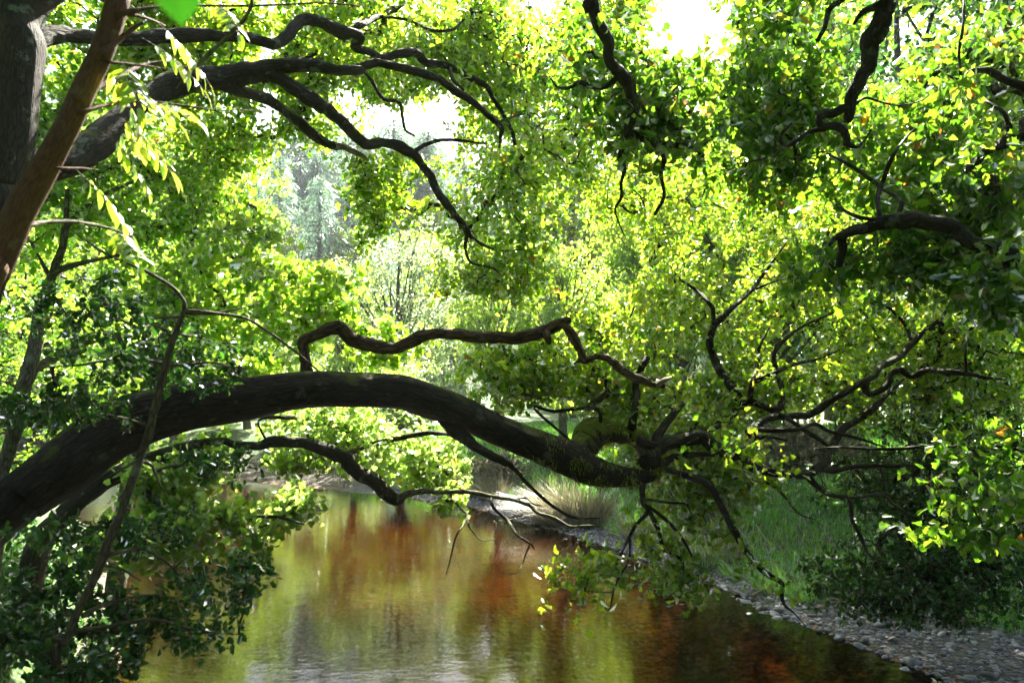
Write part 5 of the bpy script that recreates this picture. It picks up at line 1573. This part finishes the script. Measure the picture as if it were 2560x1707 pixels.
# driftwood lying on the stones
for i, (pts, lab) in enumerate([([(1262, 1290), (1300, 1280), (1340, 1292), (1372, 1288)], 'bleached forked driftwood branch on the gravel beneath the dry tussocks'),
                                ([(1880, 1480), (1930, 1462), (1990, 1450), (2035, 1430)], 'thin driftwood stick lying across the stones beside the hanging oak twig'),
                                ([(2040, 1520), (2110, 1500), (2170, 1502)], 'short dark stick on the stones below the alder bush')]):
    A = []
    for (uu, vv) in pts:
        dd = (EYE - .10) / ((vv - HV) / F)
        q = at(uu, vv, dd)
        A.append((q[0], q[1], float(height(q[0], q[1])) + .05))
    C_ = catmull(np.column_stack([np.array(A), np.linspace(.02, .007, len(A))]), 5)
    gd = np.random.default_rng(i)
    C_[:, :3] += gd.normal(0, .008, C_[:, :3].shape)
    root = thing('driftwood', lab, 'driftwood', tuple(A[0]))
    V, q, t, bc = tube(C_[:, :3], C_[:, 3], 7, .1, seed=i)
    mesh_obj('stem', V, [q, t], M['dead_wood'], parent=root, attrs={'bark': bc}, origin=A[0])
    k_ = len(C_) // 2
    side = np.array([C_[k_, :3], C_[k_, :3] + np.array([.10, .12, .05]), C_[k_, :3] + np.array([.16, .26, .06])])
    S_ = catmull(np.column_stack([side, [.010, .008, .004]]), 4)
    V, q, t, bc = tube(S_[:, :3], S_[:, 3], 6, .1, seed=i + 9)
    mesh_obj('side_twig', V, [q, t], M['dead_wood'], parent=root, attrs={'bark': bc}, origin=A[0])


def scrub(u, vt, d, wide, n, label):
    g = np.random.default_rng(int(u + d * 10))
    x = (u - CX) / F * d
    z = float(height(x, d))
    hh = EYE + (HV - vt) / F * d - z
    root = thing('heather_bush', label, 'bush', (x, d, z), 'scrubby bushes on the far bank')
    ns = 40
    q = nrm(np.column_stack([g.normal(size=ns), g.normal(size=ns), np.abs(g.normal(size=ns)) + .2]))
    ends = q * np.array([wide, wide, hh]) * g.uniform(.6, .95, (ns, 1))
    S_ = np.stack([np.zeros((ns, 3)) + g.normal(0, .05, (ns, 3)) * np.array([1, 1, 0]), ends * .35 + g.normal(0, .04, (ns, 3)), ends * .7 + np.array([0, 0, .06]), ends], 1)
    V, qd = thin_tubes(S_, np.tile(np.array([.018, .013, .009, .004]), (ns, 1)), 4)
    o = mesh_obj('stems', V, qd, M['twig_bark'], parent=root, attrs={'bark': V})
    o['kind'] = 'stuff'
    k_ = g.integers(0, ns, n)
    t_ = g.uniform(.3, 1, n)[:, None]
    p = ends[k_] * t_ + g.normal(0, .09 * wide, (n, 3))
    p[:, 2] = np.maximum(p[:, 2], .02)
    dr = nrm(nrm(p + np.array([0, 0, .3])) + g.normal(0, .5, (n, 3)))
    f = leaves_mesh('sprigs', 'plain', p, leaf_frames(dr, g.normal(size=(n, 3))), g.uniform(.05, .13, n), np.clip(g.beta(2, 2, n), 0, .95), M['gorse'], root)
    f['kind'] = 'stuff'


scrub(1990, 1040, 14.0, 1.3, 9000, 'pale brown heather bush on the bank above the bright grass')
scrub(1870, 1090, 14.5, 1.1, 6000, 'pinkish brown heather bush left of the larger pale one')
scrub(2120, 1100, 13.5, 1.0, 5000, 'brown heather bush right of the larger pale one')
scrub(1240, 1130, 16.8, 1.0, 5000, 'dark twiggy bush overhanging the shore behind the drooping oak branch')
scrub(1720, 1150, 14.5, 1.0, 4000, 'low brown bush at the back of the meadow behind the hanging twigs')

# meadow grass: too many blades to count
gg = np.random.default_rng(55)
n = 85000
d = 7.2 + 20 * gg.uniform(size=n) ** 1.15
uu = gg.uniform(880, 2700, n)
x = (uu - CX) / F * d
z = height(x, d)
dr = seg_dist(x, d, RIGHT_SHORE)
dl = seg_dist(x, d, LEFT_SHORE)
ok = (~in_river(x, d)) & (dr < dl) & (dr > 1.0 + 1.2 * sm(8.5, 5.5, d) + .35 * lump(x * 2, d * 2)) & (z > .05)
x, d, z = x[ok], d[ok], z[ok]
n = len(x)
cl = lump(x * 1.4, d * 1.4)
o = blades('meadow_grass', np.column_stack([x, d, z - .01]), (.16 + .10 * cl + .08 * gg.uniform(size=n)).clip(.06, .5) * (1 + .4 * (dr[ok] < 2.3)), (.0085 * d / 9).clip(.007, .03), gg.normal(0, .35, (n, 2)) + np.array([-.15, -.2]), M['grass'], None,
           np.clip(gg.beta(2, 3, n) + .12 * lump(x * .8 + 3, d * .8), 0, 1))
o['kind'] = 'stuff'
o['label'] = 'lush green grass on the far bank'
o['category'] = 'grass'
# rank grass and ferns on the near left bank
n = 7000
x = gg.uniform(-6.5, -1.2, n)
d = gg.uniform(2.2, 8.5, n)
z = height(x, d)
ok = (~in_river(x, d)) & (z > .25) & (seg_dist(x, d, LEFT_SHORE) < 3.4)
x, d, z = x[ok], d[ok], z[ok]
n = len(x)
o = blades('bank_grass', np.column_stack([x, d, z - .01]), gg.uniform(.12, .4, n), np.full(n, .006), gg.normal(0, .5, (n, 2)) + np.array([.3, -.1]), M['grass'], None, np.clip(gg.beta(2, 2.2, n), 0, 1))
o['kind'] = 'stuff'
o['label'] = 'long shaded grass on the near left bank'
o['category'] = 'grass'

# ivy and bramble on the near left bank, added dark to imitate shade
n = 9000
x = gg.uniform(-6.0, -1.0, n)
d = gg.uniform(2.0, 8.0, n)
z = height(x, d)
ok = (~in_river(x, d)) & (seg_dist(x, d, LEFT_SHORE) < 3.0)
P_ = np.column_stack([x[ok], d[ok], z[ok] + gg.uniform(.0, .28, ok.sum()) ** 1.3])
n = len(P_)
o = leaves_mesh('ivy_cover', 'hazel', P_, leaf_frames(nrm(gg.normal(size=(n, 3)) + np.array([.3, -.3, -.3])), nrm(gg.normal(0, .5, (n, 3)) + np.array([.2, -.3, .8]))), gg.uniform(.04, .085, n), gg.uniform(0, .95, n), M['alder_leaf'], None)
o['kind'] = 'stuff'
o['label'] = 'ivy and bramble leaves, darkened to stand for shade, covering the near left bank'
o['category'] = 'ivy'

# pale stick caught in the shallows
stick = thing('fallen_stick', 'small bent pale stick standing in the shallow water', 'stick', (at(1238, 1320, 11.9)[0], 11.9, 0))
for pts in ([(1234, 1302, 4), (1241, 1312, 4), (1238, 1326, 3)],):
    A = np.array([at(u, v, 11.9) for u, v, _ in pts])
    V, q, t, bc = tube(catmull(np.column_stack([A, [.018, .018, .012]]), 4)[:, :3], np.linspace(.018, .01, 9), 6, .05)
    mesh_obj('stick', V, [q, t], M['dead_wood'], parent=stick, attrs={'bark': bc}, origin=stick.location)

# ------------------------------------------------------------------ haze in the valley air
def haze_box(lo, hi, dens):
    x0, y0, z0 = lo
    x1, y1, z1 = hi
    V = [(x, y, z) for z in (z0, z1) for y in (y0, y1) for x in (x0, x1)]
    f = [(0, 2, 3, 1), (4, 5, 7, 6), (0, 1, 5, 4), (2, 6, 7, 3), (0, 4, 6, 2), (1, 3, 7, 5)]
    m, nt, out = new_mat('haze')
    v = node(nt, 'ShaderNodeVolumePrincipled', Density=dens, Anisotropy=.1)
    v.inputs['Color'].default_value = (.93, .97, 1, 1)
    nt.links.new(v.outputs[0], out.inputs['Volume'])
    o = mesh_obj('haze', V, np.array(f), m, smooth=False)
    o['kind'] = 'stuff'
    return o


haze_box((-750, -70, -2.0), (750, 950, 75), .0005)
